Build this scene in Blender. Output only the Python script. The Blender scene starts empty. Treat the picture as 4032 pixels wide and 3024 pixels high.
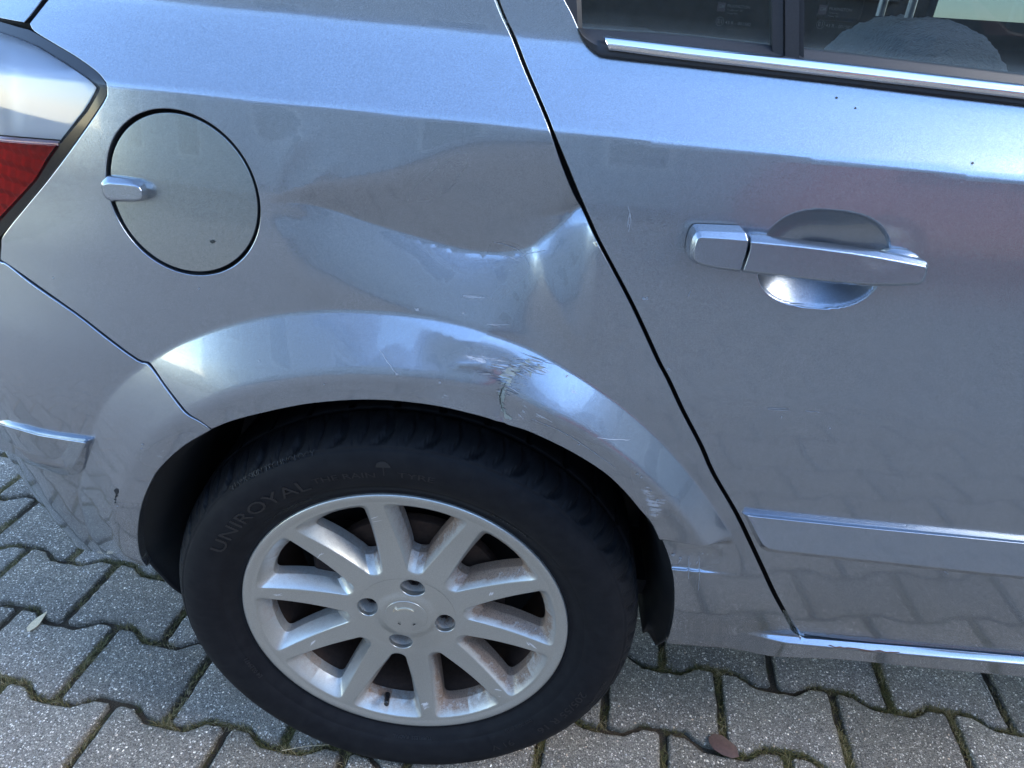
import bpy, bmesh, math, random
import numpy as np
from mathutils import Vector, Matrix
from mathutils.geometry import delaunay_2d_cdt
random.seed(7); RNG = np.random.default_rng(7)
scene = bpy.context.scene
# ------------------------------------------------------------------ camera
cam = bpy.data.objects.new('camera', bpy.data.cameras.new('camera'))
scene.collection.objects.link(cam); scene.camera = cam
cam.location = (0.14593, -0.63050, 1.05193)
cam.rotation_euler = (1.05291, -0.05537, 0.06547)
cam.data.sensor_width = 36.0; cam.data.lens = 2689.045/4032*36.0
cam.data.clip_start = 0.02; cam.data.clip_end = 500
# ------------------------------------------------------------------ light
SUN_EL, SUN_AZ = math.radians(38), math.radians(356)      # azimuth the light comes from, measured from +x
world = bpy.data.worlds.new('World'); scene.world = world; world.use_nodes = True
wn = world.node_tree.nodes; wl = world.node_tree.links
sky = wn.new('ShaderNodeTexSky'); sky.sky_type = 'NISHITA'; sky.sun_disc = False
sky.sun_elevation = SUN_EL; sky.sun_rotation = math.radians(90)-SUN_AZ
sky.air_density = 1.0; sky.dust_density = 0.05; sky.ozone_density = 2.4
wn['Background'].inputs['Strength'].default_value = 0.15
wl.new(sky.outputs['Color'], wn['Background'].inputs['Color'])
sun = bpy.data.objects.new('sun', bpy.data.lights.new('sun', 'SUN')); scene.collection.objects.link(sun)
sun.data.energy = 0.95; sun.data.angle = math.radians(36); sun.data.color = (1.0, .90, .76)
sd = Vector((math.cos(SUN_EL)*math.cos(SUN_AZ), math.cos(SUN_EL)*math.sin(SUN_AZ), math.sin(SUN_EL)))
sun.rotation_euler = sd.to_track_quat('Z', 'Y').to_euler()
scene.view_settings.view_transform = 'Standard'; scene.view_settings.look = 'None'
scene.view_settings.exposure = 2.44; scene.view_settings.gamma = 1.0
scene.view_settings.use_curve_mapping = False
scene.cycles.max_bounces = 8
RO_T = [16.0,20.0,24.0,28.0,32.0,36.0,40.0,44.0,48.0,52.0,56.0,60.0,64.0,68.0,72.0,76.0,80.0,84.0,88.0,92.0,96.0,100.0,104.0,108.0,112.0,116.0,120.0,124.0,128.0,132.0,136.0,140.0,144.0,148.0,152.0,156.0,160.0,164.0,168.0,172.0,176.0,180.0,184.0,188.0,192.0,196.0,200.0]
RO_R = [0.449,0.449,0.449,0.4466,0.4436,0.4426,0.443,0.4444,0.4466,0.4493,0.4522,0.4552,0.4581,0.4609,0.4634,0.4656,0.4675,0.469,0.4702,0.471,0.4716,0.4718,0.4717,0.4714,0.4707,0.4698,0.4684,0.4666,0.4642,0.461,0.457,0.4519,0.4454,0.4448,0.4448,0.4448,0.4448,0.4448,0.4448,0.4448,0.4448,0.4448,0.4448,0.4448,0.4448,0.4448,0.4448]
RM_T = [16.0,20.0,24.0,28.0,32.0,36.0,40.0,44.0,48.0,52.0,56.0,60.0,64.0,68.0,72.0,76.0,80.0,84.0,88.0,92.0,96.0,100.0,104.0,108.0,112.0,116.0,120.0,124.0,128.0,132.0,136.0,140.0,144.0,148.0,152.0,156.0,160.0,164.0,168.0,172.0,176.0,180.0,184.0,188.0,192.0,196.0,200.0]
RM_R = [0.4157,0.4157,0.4157,0.4157,0.4157,0.4157,0.4157,0.4157,0.4162,0.4172,0.4181,0.4188,0.4192,0.4194,0.4193,0.4189,0.4183,0.4174,0.4163,0.415,0.4136,0.4122,0.4107,0.4092,0.4077,0.4061,0.4045,0.4028,0.4008,0.3985,0.3957,0.3922,0.3878,0.387,0.387,0.387,0.387,0.387,0.387,0.387,0.387,0.387,0.387,0.387,0.387,0.387,0.387]
DENT = [([-0.1007,-0.0974,-0.0929,-0.0876,-0.0818,-0.0759,-0.0703,-0.0649,-0.0594,-0.0538,-0.0481,-0.0423,-0.0364,-0.0303,-0.024,-0.0176,-0.0112,-0.005,0.0011,0.0068,0.0125,0.018,0.0234,0.0287,0.0338,0.0388,0.0436,0.0483,0.0529,0.0574,0.0618,0.0659,0.0698,0.0736,0.0774,0.0813,0.0854,0.0898,0.0942,0.0987,0.1034,0.1082,0.113,0.118,0.123,0.1281,0.1334,0.1389,0.1446,0.1512,0.1587,0.1664,0.1737,0.1799,0.1843],[0.8819,0.8833,0.8852,0.8875,0.8899,0.8922,0.8941,0.8957,0.8971,0.8984,0.8997,0.901,0.9025,0.904,0.9057,0.9073,0.9091,0.9109,0.9129,0.915,0.9172,0.9196,0.922,0.9243,0.9267,0.9291,0.9316,0.9341,0.9365,0.9387,0.9407,0.9423,0.9438,0.9451,0.9462,0.9472,0.9482,0.949,0.9497,0.9503,0.9508,0.9511,0.9514,0.9516,0.9517,0.9517,0.9516,0.9515,0.9513,0.951,0.9506,0.9502,0.9497,0.9493,0.9491]),([-0.1058,-0.103,-0.0991,-0.0946,-0.0896,-0.0845,-0.0797,-0.075,-0.0702,-0.0653,-0.0602,-0.0551,-0.0499,-0.0445,-0.0391,-0.0336,-0.0279,-0.022,-0.0157,-0.009,-0.0019,0.0054,0.0128,0.0203,0.0276,0.035,0.0425,0.05,0.0574,0.0645,0.0713,0.0778,0.084,0.0899,0.0956,0.101,0.1062,0.1111,0.1156,0.1198,0.1238,0.1278,0.1318,0.1356,0.1393,0.1429,0.1465,0.1501,0.1539,0.1578,0.1619,0.1661,0.1701,0.174,0.1776,0.1811,0.1846,0.1879,0.1909,0.1933,0.1952],[0.8756,0.876,0.8767,0.8774,0.878,0.8784,0.8783,0.8778,0.8771,0.876,0.8748,0.8735,0.8721,0.8705,0.8687,0.8668,0.8649,0.8629,0.861,0.8591,0.8571,0.8552,0.8532,0.8513,0.8495,0.8477,0.8458,0.8439,0.8422,0.8408,0.8397,0.839,0.8385,0.8384,0.8384,0.8387,0.8393,0.8399,0.8408,0.8419,0.8432,0.8449,0.8469,0.8494,0.8523,0.8555,0.8589,0.8624,0.8657,0.8692,0.873,0.8768,0.8804,0.8837,0.8863,0.8884,0.89,0.8913,0.8923,0.8931,0.8937]),([-0.1025,-0.1011,-0.0994,-0.0972,-0.0947,-0.0917,-0.0884,-0.0847,-0.0805,-0.076,-0.071,-0.0657,-0.0598,-0.0534,-0.0464,-0.0389,-0.0312,-0.0234,-0.0159,-0.0084,-0.0009,0.0066,0.0141,0.0216,0.0292,0.0367,0.0443,0.0519,0.0595,0.0671,0.0747,0.0825,0.0904,0.0983,0.1061,0.1137,0.1209,0.1276,0.1337,0.1395,0.1454,0.1517,0.1588,0.1672,0.177,0.1871,0.1968,0.205,0.2108],[0.8631,0.859,0.8532,0.8462,0.8388,0.8316,0.8253,0.8197,0.8143,0.809,0.8041,0.7995,0.7954,0.7917,0.7886,0.7858,0.7833,0.781,0.7788,0.7768,0.775,0.7735,0.772,0.7705,0.7689,0.7671,0.7654,0.7636,0.7618,0.7599,0.7578,0.7557,0.7535,0.7512,0.7489,0.7465,0.7441,0.7417,0.7391,0.7366,0.734,0.7316,0.7293,0.7271,0.7249,0.7228,0.721,0.7194,0.7182]),([-0.105,-0.0999,-0.0948,-0.0898,-0.0847,-0.0796,-0.0745,-0.0694,-0.0643,-0.0592,-0.0542,-0.0491,-0.044,-0.0389,-0.0338,-0.0287,-0.0236,-0.0186,-0.0135,-0.0084,-0.0033,0.0018,0.0069,0.012,0.017,0.0221,0.0272,0.0323,0.0374,0.0425,0.0475,0.0526,0.0577,0.0628,0.0679,0.073,0.0781,0.0831,0.0882,0.0933,0.0984,0.1035,0.1086,0.1137,0.1187,0.1238,0.1289,0.134,0.1391,0.1442,0.1493,0.1543,0.1594,0.1645,0.1696,0.1747,0.1798,0.1849,0.1899,0.195],[0.0,0.00052,0.00103,0.00162,0.00236,0.00321,0.00412,0.00504,0.00601,0.00702,0.00801,0.00894,0.0098,0.01063,0.01143,0.01221,0.01297,0.0137,0.01441,0.01511,0.01579,0.01646,0.01711,0.01774,0.01835,0.01893,0.01949,0.02004,0.02059,0.02113,0.02166,0.02217,0.02263,0.02305,0.02341,0.0237,0.02398,0.02425,0.0245,0.02471,0.02487,0.02496,0.02497,0.02488,0.02472,0.0245,0.02422,0.02366,0.02282,0.02178,0.02022,0.01861,0.01747,0.01656,0.01549,0.01403,0.0122,0.00981,0.00693,0.00405])]
RBF_X = [-0.0512,0.0095,0.0497,-0.0773,-0.0439,-0.0111,-0.1006,-0.1032,-0.1013,0.2147,0.1944,0.2293,0.1382,0.1653,0.1887,0.2174,-0.1172,-0.2208,-0.2298,-0.1678,-0.1746,-0.1822,-0.1077,-0.1653,0.1884,0.2084,-0.122,-0.128,-0.1242,-0.076,-0.0107,0.241,0.266,0.0058,0.0286,0.0561,0.0676,0.0935,0.1165,0.1153,0.1191,0.145,0.1609,0.1812,0.1345,0.0747,0.028,0.0758,0.1935,0.2202,0.1931,0.3035,0.3482,0.3779,0.3038,0.3366,0.3788,0.3692,0.4187,0.3832,0.3334]
RBF_Z = [0.9381,0.9421,0.944,0.9134,0.9196,0.9198,0.8839,0.8546,0.8288,0.8311,0.783,0.786,0.7554,0.7598,0.7522,0.7399,0.93,0.9222,0.8731,0.9264,0.8782,0.8263,0.9438,0.9455,0.9121,0.8816,0.8824,0.8266,0.7853,0.9327,0.937,0.7966,0.7494,0.7468,0.7281,0.7394,0.7178,0.726,0.7291,0.7041,0.6773,0.7265,0.7019,0.6874,0.7479,0.7578,0.6954,0.6879,0.7056,0.6795,0.664,0.5299,0.4716,0.4849,0.5848,0.5742,0.5256,0.423,0.432,0.3599,0.4886]
RBF_W = [-0.0,0.0,-0.0,-0.0,0.0,-0.0,0.0,0.0,-0.0,6.4e-05,-0.000863,0.000354,0.003283,0.002225,-0.000167,-1.4e-05,-0.0,-0.0,0.0,0.0,-0.0,-0.0,0.0,0.0,2e-06,-8e-06,-0.0,0.0,-0.0,0.0,-0.0,-0.000132,-2.6e-05,0.000979,-0.00312,0.002608,0.007109,-0.00282,0.004104,0.007727,0.002187,-0.003074,0.000437,-0.001376,-0.001887,-0.003013,0.000248,-0.004174,0.00054,-0.000562,0.001729,0.001695,0.004845,-0.000376,-0.000121,-0.000103,-0.000284,0.000459,-8.5e-05,-1.8e-05,0.001656]
RBF_S = 0.036
FOLDS = [([(0.1343,0.8739),(0.1357,0.8695),(0.1378,0.8631),(0.1402,0.8559),(0.1425,0.849),(0.1445,0.8426),(0.1465,0.8362),(0.1486,0.8297),(0.151,0.8231),(0.1539,0.8165),(0.1571,0.8099),(0.1605,0.8031),(0.1643,0.7963),(0.1685,0.7893),(0.173,0.7823),(0.1778,0.7753),(0.1827,0.7684),(0.1882,0.7612),(0.1943,0.7536),(0.1998,0.7469),(0.2037,0.7422)],-0.0042,0.019,0.004,2),([(0.1777,0.8886),(0.1761,0.8878),(0.1737,0.8867),(0.1708,0.8854),(0.1678,0.8842),(0.1645,0.883),(0.1608,0.8817),(0.1569,0.8805),(0.1527,0.8794),(0.1479,0.8784),(0.1425,0.8774),(0.1375,0.8766),(0.1341,0.876)],0.007,0.011,0.001,1),([(-0.096,0.8614),(-0.0965,0.8649),(-0.0972,0.87),(-0.0976,0.8759),(-0.0973,0.8822),(-0.0962,0.8891),(-0.0946,0.8967),(-0.0924,0.9042),(-0.0894,0.911),(-0.0855,0.9169),(-0.0808,0.9223),(-0.0757,0.9272),(-0.0705,0.9318),(-0.0648,0.9362),(-0.0586,0.9404),(-0.053,0.9439),(-0.0492,0.9464)],-0.001,0.012,0.004,2),([(-0.0838,0.8622),(-0.0831,0.8652),(-0.0822,0.8695),(-0.0807,0.8744),(-0.0782,0.8794),(-0.0748,0.8845),(-0.0705,0.89),(-0.0655,0.8956),(-0.0598,0.9011),(-0.0523,0.9071),(-0.0435,0.9134),(-0.0352,0.919),(-0.0296,0.9229)],-0.0008,0.01,0.004,2),([(-0.0958,0.874),(-0.0959,0.8679),(-0.096,0.859),(-0.0957,0.849),(-0.0943,0.8399),(-0.0918,0.8319),(-0.0882,0.824),(-0.084,0.8165),(-0.0792,0.8095),(-0.073,0.803),(-0.0656,0.7968),(-0.0586,0.7916),(-0.0538,0.7878)],-0.0009,0.013,0.004,2),([(0.0578,0.7292),(0.0615,0.7307),(0.0668,0.7329),(0.0729,0.7351),(0.0788,0.7363),(0.0847,0.7363),(0.0909,0.7356),(0.0969,0.7344),(0.1023,0.7331),(0.107,0.7316),(0.1114,0.7297),(0.115,0.7279),(0.1176,0.7266)],-0.0015,0.006,0.001,2),([(0.1154,0.7237),(0.1148,0.7204),(0.1139,0.7155),(0.1132,0.71),(0.113,0.7044),(0.1134,0.699),(0.1142,0.6932),(0.1154,0.6874),(0.1168,0.6818),(0.1187,0.676),(0.1209,0.6702),(0.1231,0.6651),(0.1246,0.6614)],0.004,0.005,0.0006,2),([(0.3372,0.4714),(0.3431,0.4717),(0.3515,0.4721),(0.3611,0.4728),(0.3703,0.4743),(0.38,0.477),(0.3905,0.4807),(0.3999,0.4842),(0.4064,0.4866)],0.0022,0.008,0.0015,1)]
HCUP = (0.3961,0.8609,0.0559,0.0436,-0.03)
SILL_A = 0.3193
SILL_B = -0.0085
quarter = [(-0.2615,1.0658),(-0.286,1.0441),(-0.3078,1.0253),(-0.327,1.0055),(-0.322,1.0007),(-0.304,0.994),(-0.2756,0.9838),(-0.2535,0.9737),(-0.244,0.9663),(-0.2439,0.9598),(-0.249,0.9497),(-0.2839,0.9138),(-0.3209,0.8791),(-0.3538,0.8508),(-0.397,0.8131),(-0.4039,0.8018),(-0.4093,0.7867),(-0.399,0.7833),(-0.3736,0.7719),(-0.3257,0.7466),(-0.2934,0.7241),(-0.2636,0.7023),(-0.2526,0.7005),(-0.243,0.692),(-0.234,0.6814),(-0.2095,0.6577),(-0.1977,0.6493),(-0.1868,0.6385),(-0.1626,0.6521),(-0.131,0.6651),(-0.0907,0.6791),(-0.0614,0.6865),(-0.0233,0.693),(0.0192,0.6949),(0.0655,0.6903),(0.0974,0.6816),(0.1181,0.6733),(0.1404,0.67),(0.1602,0.6634),(0.1931,0.6469),(0.2278,0.6247),(0.2537,0.5993),(0.2768,0.5701),(0.2935,0.5476),(0.3194,0.4916),(0.3354,0.4524),(0.3478,0.4074),(0.3607,0.3399),(0.3671,0.2835),(0.368,0.2573),(0.4724,0.2602),(0.5935,0.2762),(0.7215,0.2743),(0.8568,0.2724),(0.9903,0.2692),(0.9692,0.3102),(0.8399,0.3112),(0.7334,0.3123),(0.6209,0.3126),(0.5575,0.3129),(0.5437,0.313),(0.5307,0.3175),(0.5179,0.3326),(0.5083,0.3503),(0.4688,0.4131),(0.4387,0.465),(0.4147,0.5063),(0.3837,0.5584),(0.3452,0.6154),(0.3246,0.652),(0.2971,0.6954),(0.277,0.7296),(0.265,0.7478),(0.2447,0.7826),(0.2256,0.8141),(0.2012,0.8505),(0.1897,0.8671),(0.1784,0.8849),(0.1679,0.9012),(0.1546,0.9274),(0.1435,0.9516),(0.1372,0.9633),(0.1261,0.9817),(0.1153,0.9997),(0.1044,1.0198),(0.0954,1.0342),(0.0884,1.0474),(0.0815,1.062),(0.0719,1.0826)]
door = [(0.0769,1.0829),(0.0866,1.0623),(0.0936,1.0477),(0.1006,1.0345),(0.1096,1.0201),(0.1206,1.0),(0.1313,0.982),(0.1424,0.9636),(0.1487,0.9519),(0.1615,0.9284),(0.1745,0.9045),(0.1829,0.8899),(0.1947,0.8694),(0.2068,0.8509),(0.2313,0.8144),(0.2505,0.7831),(0.2709,0.7483),(0.283,0.7302),(0.3033,0.696),(0.3309,0.6527),(0.3516,0.6162),(0.3904,0.5592),(0.4216,0.5072),(0.4458,0.466),(0.4761,0.4143),(0.5159,0.3518),(0.5246,0.3398),(0.5341,0.3287),(0.5441,0.3234),(0.6188,0.3184),(0.7299,0.3193),(0.8357,0.3187),(0.9642,0.3177),(0.6201,0.9901),(0.5394,0.994),(0.3789,1.0015),(0.2515,1.0068),(0.1892,1.0095),(0.1784,1.0116),(0.1701,1.0167),(0.1639,1.0229),(0.1597,1.0303),(0.1532,1.0409),(0.1461,1.0506),(0.1375,1.0651),(0.126,1.0855)]
bumper = [(-0.4477,0.7963),(-0.4135,0.7831),(-0.4026,0.7813),(-0.3776,0.7679),(-0.3291,0.7431),(-0.2969,0.7201),(-0.2666,0.6981),(-0.2559,0.6965),(-0.2466,0.6884),(-0.2382,0.6791),(-0.2143,0.6546),(-0.2009,0.6464),(-0.1898,0.6362),(-0.227,0.608),(-0.2646,0.5693),(-0.2843,0.5411),(-0.3072,0.5009),(-0.3287,0.4526),(-0.3438,0.4128),(-0.3563,0.3718),(-0.3575,0.3507),(-0.3803,0.3573),(-0.4261,0.3354),(-0.4741,0.3146),(-0.5486,0.2676),(-0.53,0.33),(-0.585,0.362),(-0.63,0.41),(-0.665,0.48),(-0.68,0.56),(-0.68,0.68),(-0.64,0.78),(-0.55,0.8)]
FUEL = [-0.1875,0.8753,0.075,0.0698]
fuel_tab = [(-0.2654,-0.0176,0.8803),(-0.2623,-0.0179,0.8835),(-0.2566,-0.0184,0.8878),(-0.2434,-0.0203,0.8879),(-0.2296,-0.022,0.8872),(-0.2238,-0.0229,0.884),(-0.2216,-0.0236,0.8789),(-0.2217,-0.024,0.8731),(-0.2239,-0.0241,0.8687),(-0.2337,-0.0231,0.8665),(-0.2578,-0.02,0.8644),(-0.2632,-0.019,0.8663),(-0.266,-0.0182,0.871)]
fuel_tab_face = [(-0.2593,-0.0245,0.8815),(-0.2567,-0.0248,0.8826),(-0.2527,-0.0253,0.8834),(-0.2396,-0.0271,0.8839),(-0.2267,-0.0286,0.8839),(-0.2224,-0.0292,0.8827),(-0.2202,-0.0297,0.8796),(-0.2203,-0.03,0.8747),(-0.2222,-0.03,0.8717),(-0.2303,-0.0292,0.87),(-0.2522,-0.0265,0.8682),(-0.2571,-0.0257,0.8697),(-0.2595,-0.025,0.874)]
lamp_outer = [(-0.3944,1.0075),(-0.3609,1.004),(-0.3371,1.0008),(-0.3278,0.9996),(-0.3052,0.9925),(-0.2763,0.9824),(-0.2551,0.9726),(-0.2463,0.9647),(-0.2462,0.9596),(-0.251,0.951),(-0.286,0.9152),(-0.3231,0.8806),(-0.3561,0.8527),(-0.4002,0.8148),(-0.4545,0.7735)]
lamp_lens = [(-0.3934,1.0001),(-0.3599,0.9964),(-0.3386,0.9931),(-0.3162,0.9878),(-0.2856,0.9768),(-0.2624,0.9671),(-0.2557,0.9618),(-0.2569,0.9584),(-0.2721,0.941),(-0.3112,0.9058),(-0.3225,0.896),(-0.3457,0.8714),(-0.398,0.8315),(-0.4484,0.7938)]
lamp_clear = [(-0.3934,1.0001),(-0.3599,0.9964),(-0.3386,0.9931),(-0.3162,0.9878),(-0.2856,0.9768),(-0.2624,0.9671),(-0.2557,0.9618),(-0.2569,0.9584),(-0.2721,0.941),(-0.3068,0.9111),(-0.3398,0.9097),(-0.3733,0.908),(-0.4094,0.9063)]
lamp_red = [(-0.4105,0.9032),(-0.3743,0.905),(-0.3406,0.9067),(-0.309,0.9085),(-0.3241,0.8942),(-0.3453,0.8728),(-0.398,0.8315),(-0.4484,0.7938)]
tailgate = [(-0.4068,1.016),(-0.3613,1.0084),(-0.3362,1.0067),(-0.3324,1.0102),(-0.3186,1.0247),(-0.2937,1.0455),(-0.2729,1.0653),(-0.3978,1.0604)]
bumper_strip = [(-0.5804,0.536),(-0.5029,0.5611),(-0.4632,0.5703),(-0.4301,0.5731),(-0.3903,0.5779),(-0.3605,0.5806),(-0.3581,0.579),(-0.3615,0.5712),(-0.3718,0.5489),(-0.3831,0.5295),(-0.398,0.5151),(-0.413,0.5088),(-0.4285,0.5058),(-0.481,0.5001),(-0.5739,0.4694),(-0.5713,0.513)]
bumper_strip_face = [(-0.5784,0.5346),(-0.4927,0.566),(-0.4557,0.5734),(-0.4239,0.5754),(-0.3853,0.5794),(-0.3605,0.5809),(-0.3571,0.5802),(-0.3642,0.5709),(-0.3747,0.5561),(-0.3875,0.5394),(-0.3959,0.5302),(-0.4034,0.5264),(-0.4184,0.5232),(-0.4641,0.5193),(-0.5446,0.4976),(-0.5725,0.5166)]
seal_low = [(0.1597,0.0191,1.0303),(0.1639,0.0181,1.0229),(0.1701,0.0167,1.0167),(0.1784,0.0147,1.0116),(0.1892,0.0139,1.0095),(0.2515,0.0134,1.0068),(0.3202,0.0129,1.0039),(0.3984,0.0123,1.0005),(0.4764,0.0116,0.9968),(0.5394,0.0112,0.994),(0.6201,0.0106,0.9901)]
seal_top = [(0.1607,0.0213,1.0317),(0.1655,0.0212,1.0309),(0.1725,0.0212,1.031),(0.1803,0.0212,1.0311),(0.192,0.0212,1.031),(0.2483,0.0212,1.031),(0.3165,0.0209,1.0282),(0.394,0.0205,1.0252),(0.4715,0.0201,1.0214),(0.5342,0.0198,1.0182),(0.6145,0.0195,1.0143)]
chrome_top = [(0.1814,0.0097,1.0267),(0.1919,0.0096,1.0263),(0.2478,0.0093,1.0238),(0.3152,0.009,1.021),(0.3919,0.0086,1.0177),(0.4684,0.0082,1.0142),(0.5303,0.0079,1.0114),(0.6095,0.0077,1.0077)]
chrome_bot = [(0.1885,0.0073,1.0152),(0.1971,0.0073,1.015),(0.2495,0.0065,1.0119),(0.3173,0.006,1.009),(0.3944,0.0055,1.0056),(0.4712,0.0049,1.0023),(0.5332,0.0045,0.9995),(0.6128,0.004,0.9957)]
mould_top = [(0.3917,-0.0179,0.5603),(0.4043,-0.0178,0.5597),(0.4433,-0.0177,0.5589),(0.5211,-0.0174,0.5569),(0.6242,-0.017,0.5553),(0.7077,-0.0164,0.5535),(0.8151,-0.0154,0.5505)]
mould_bot = [(0.4246,-0.0137,0.5103),(0.4379,-0.0124,0.5027),(0.4701,-0.0122,0.5012),(0.5407,-0.0118,0.4989),(0.6493,-0.0108,0.4949),(0.7372,-0.0099,0.492),(0.8503,-0.0084,0.4879)]
mould_ftop = [(0.3964,-0.0237,0.5632),(0.4059,-0.0236,0.5621),(0.4426,-0.0234,0.5611),(0.5194,-0.0232,0.5591),(0.6206,-0.0228,0.5574),(0.7035,-0.0222,0.5556),(0.8101,-0.0212,0.5527)]
mould_fbot = [(0.4197,-0.0301,0.5292),(0.4322,-0.029,0.5219),(0.4614,-0.0287,0.5202),(0.5288,-0.0284,0.5179),(0.6343,-0.0275,0.514),(0.7194,-0.0267,0.5113),(0.8291,-0.0254,0.5074)]
cap_o = [(0.2728,-0.0493,0.8627),(0.2722,-0.0486,0.8723),(0.2732,-0.048,0.8802),(0.2756,-0.0477,0.8847),(0.2787,-0.0476,0.8859),(0.2973,-0.0475,0.8866),(0.3169,-0.0475,0.8872),(0.3211,-0.0479,0.882),(0.3218,-0.0483,0.8761),(0.3215,-0.0488,0.8688),(0.3206,-0.0494,0.8615),(0.3197,-0.0501,0.8523),(0.3098,-0.0501,0.8527),(0.2976,-0.05,0.8538),(0.2853,-0.0498,0.8557),(0.2777,-0.0497,0.8579),(0.2744,-0.0495,0.8598)]
cap_f = [(0.2757,-0.055,0.8661),(0.2756,-0.0546,0.8721),(0.2759,-0.0542,0.8775),(0.2765,-0.054,0.8805),(0.2789,-0.0539,0.8821),(0.2969,-0.0538,0.8824),(0.3184,-0.0538,0.8822),(0.3193,-0.0539,0.8813),(0.3195,-0.0542,0.8766),(0.3193,-0.0547,0.87),(0.3184,-0.0553,0.8631),(0.3179,-0.0558,0.8563),(0.3078,-0.0558,0.8565),(0.2958,-0.0557,0.8573),(0.2836,-0.0556,0.8591),(0.2788,-0.0554,0.8609),(0.2768,-0.0553,0.8626)]
grip_o = [(0.3215,-0.0497,0.884),(0.336,-0.0497,0.8837),(0.3618,-0.0498,0.883),(0.3853,-0.0499,0.8818),(0.4089,-0.05,0.8804),(0.4326,-0.0501,0.8789),(0.4541,-0.0502,0.8766),(0.4685,-0.0504,0.8749),(0.4732,-0.0504,0.8738),(0.4753,-0.0507,0.871),(0.4764,-0.0512,0.8644),(0.476,-0.0517,0.8577),(0.4742,-0.0519,0.8547),(0.4707,-0.052,0.853),(0.4525,-0.0522,0.8507),(0.4293,-0.0523,0.8491),(0.3937,-0.0523,0.8491),(0.3575,-0.0522,0.8509),(0.3395,-0.0521,0.8517),(0.3206,-0.052,0.8528),(0.3217,-0.0513,0.8628),(0.3227,-0.0505,0.8738)]
grip_f = [(0.3201,-0.0569,0.8821),(0.3346,-0.0569,0.8818),(0.3602,-0.0569,0.8811),(0.3835,-0.057,0.88),(0.4069,-0.0571,0.8786),(0.4304,-0.0572,0.8765),(0.4518,-0.0574,0.8741),(0.4649,-0.0575,0.8726),(0.4688,-0.0576,0.8721),(0.4704,-0.0577,0.8707),(0.471,-0.058,0.8659),(0.4704,-0.0584,0.8611),(0.4687,-0.0586,0.8586),(0.4657,-0.0587,0.8572),(0.4483,-0.0589,0.855),(0.4254,-0.059,0.8534),(0.3902,-0.059,0.8536),(0.3546,-0.0589,0.8553),(0.3367,-0.0588,0.8561),(0.3191,-0.0587,0.8572),(0.3202,-0.0581,0.8657),(0.3212,-0.0573,0.8753)]
primer = [(0.1366,0.7387),(0.14,0.7415),(0.1443,0.7388),(0.1508,0.7378),(0.1566,0.7346),(0.1522,0.733),(0.1456,0.7345),(0.145,0.7317),(0.1436,0.7267),(0.1395,0.7314),(0.1349,0.7316),(0.1307,0.7284),(0.1274,0.7232),(0.1238,0.7169),(0.1191,0.7118),(0.1143,0.7125),(0.1167,0.7198),(0.1127,0.7253),(0.1161,0.7279),(0.1203,0.7322),(0.1243,0.7332),(0.1296,0.7355),(0.1326,0.7377)]
primer2 = [(0.1144,0.7105),(0.12,0.7129),(0.1207,0.7082),(0.1178,0.7007),(0.1192,0.6909),(0.1243,0.6839),(0.1284,0.6793),(0.1217,0.6779),(0.1158,0.6894),(0.1133,0.7023)]
crack = [(0.1203,0.721),(0.1179,0.7154),(0.1155,0.7088),(0.1149,0.7007),(0.1166,0.6928),(0.1189,0.685)]
scuffs = [([(0.0983,0.8501),(0.118,0.8497),(0.1317,0.8419),(0.1351,0.8281),(0.125,0.8138),(0.1085,0.7953),(0.0996,0.7947),(0.1048,0.8161),(0.0925,0.8316)],0.5,0,1.0),([(0.0726,0.7993),(0.0938,0.8003),(0.0942,0.7952),(0.0728,0.7951)],0.75,0,0.6),([(0.0971,0.7988),(0.1097,0.8102),(0.1144,0.8064),(0.1062,0.796)],0.7,0.6,0.6),([(0.0585,0.7426),(0.0848,0.7523),(0.1211,0.7455),(0.1486,0.7416),(0.1724,0.7316),(0.1976,0.7101),(0.189,0.7027),(0.1598,0.72),(0.1317,0.7268),(0.1043,0.7311),(0.0684,0.7304)],1.05,-0.25,1.0),([(0.1381,0.7063),(0.1901,0.6904),(0.2356,0.6604),(0.2215,0.6586),(0.1634,0.6783),(0.1303,0.6798)],0.95,-0.45,1.0),([(0.2532,0.6346),(0.2743,0.6231),(0.2919,0.6054),(0.2921,0.5765),(0.2839,0.5667),(0.2633,0.6012)],0.8,0,0.8),([(0.2633,0.6012),(0.3033,0.5979),(0.3161,0.5825),(0.2999,0.5619),(0.2861,0.5546),(0.274,0.5806)],1.0,0,1.0),([(0.3312,0.4781),(0.386,0.4962),(0.3898,0.4692),(0.3635,0.4481),(0.3463,0.4207),(0.3377,0.4491)],0.62,1.45,0.8),([(0.0291,0.9001),(0.066,0.9306),(0.0741,0.9233),(0.0535,0.8927),(0.0197,0.882)],0.3,0.8,1.0),([(0.06,0.7163),(0.1149,0.7007),(0.1136,0.6794),(0.0603,0.6931),(0.0238,0.7045)],0.42,-0.12,1.0)]
smudge = [(0.1248,0.9944),(0.1342,1.0001),(0.1443,0.9972),(0.1475,0.9888),(0.1458,0.9808),(0.139,0.978),(0.133,0.9828)]
scuff_b = [([(-0.3417,0.5216),(-0.3278,0.5273),(-0.3302,0.5048),(-0.3083,0.504),(-0.3118,0.4967),(-0.3419,0.4894),(-0.3448,0.5066)],0.6,0,0.8),([(-0.2608,0.6053),(-0.2181,0.6281),(-0.2049,0.6198),(-0.2528,0.5782),(-0.2718,0.5682),(-0.2844,0.5806)],0.42,-0.1,0.6)]
chip_b = [(-0.3329,0.5219),(-0.3305,0.5228),(-0.3318,0.5161),(-0.3364,0.5058),(-0.3413,0.495),(-0.3429,0.4944),(-0.3382,0.5065),(-0.3366,0.5142)]
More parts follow.
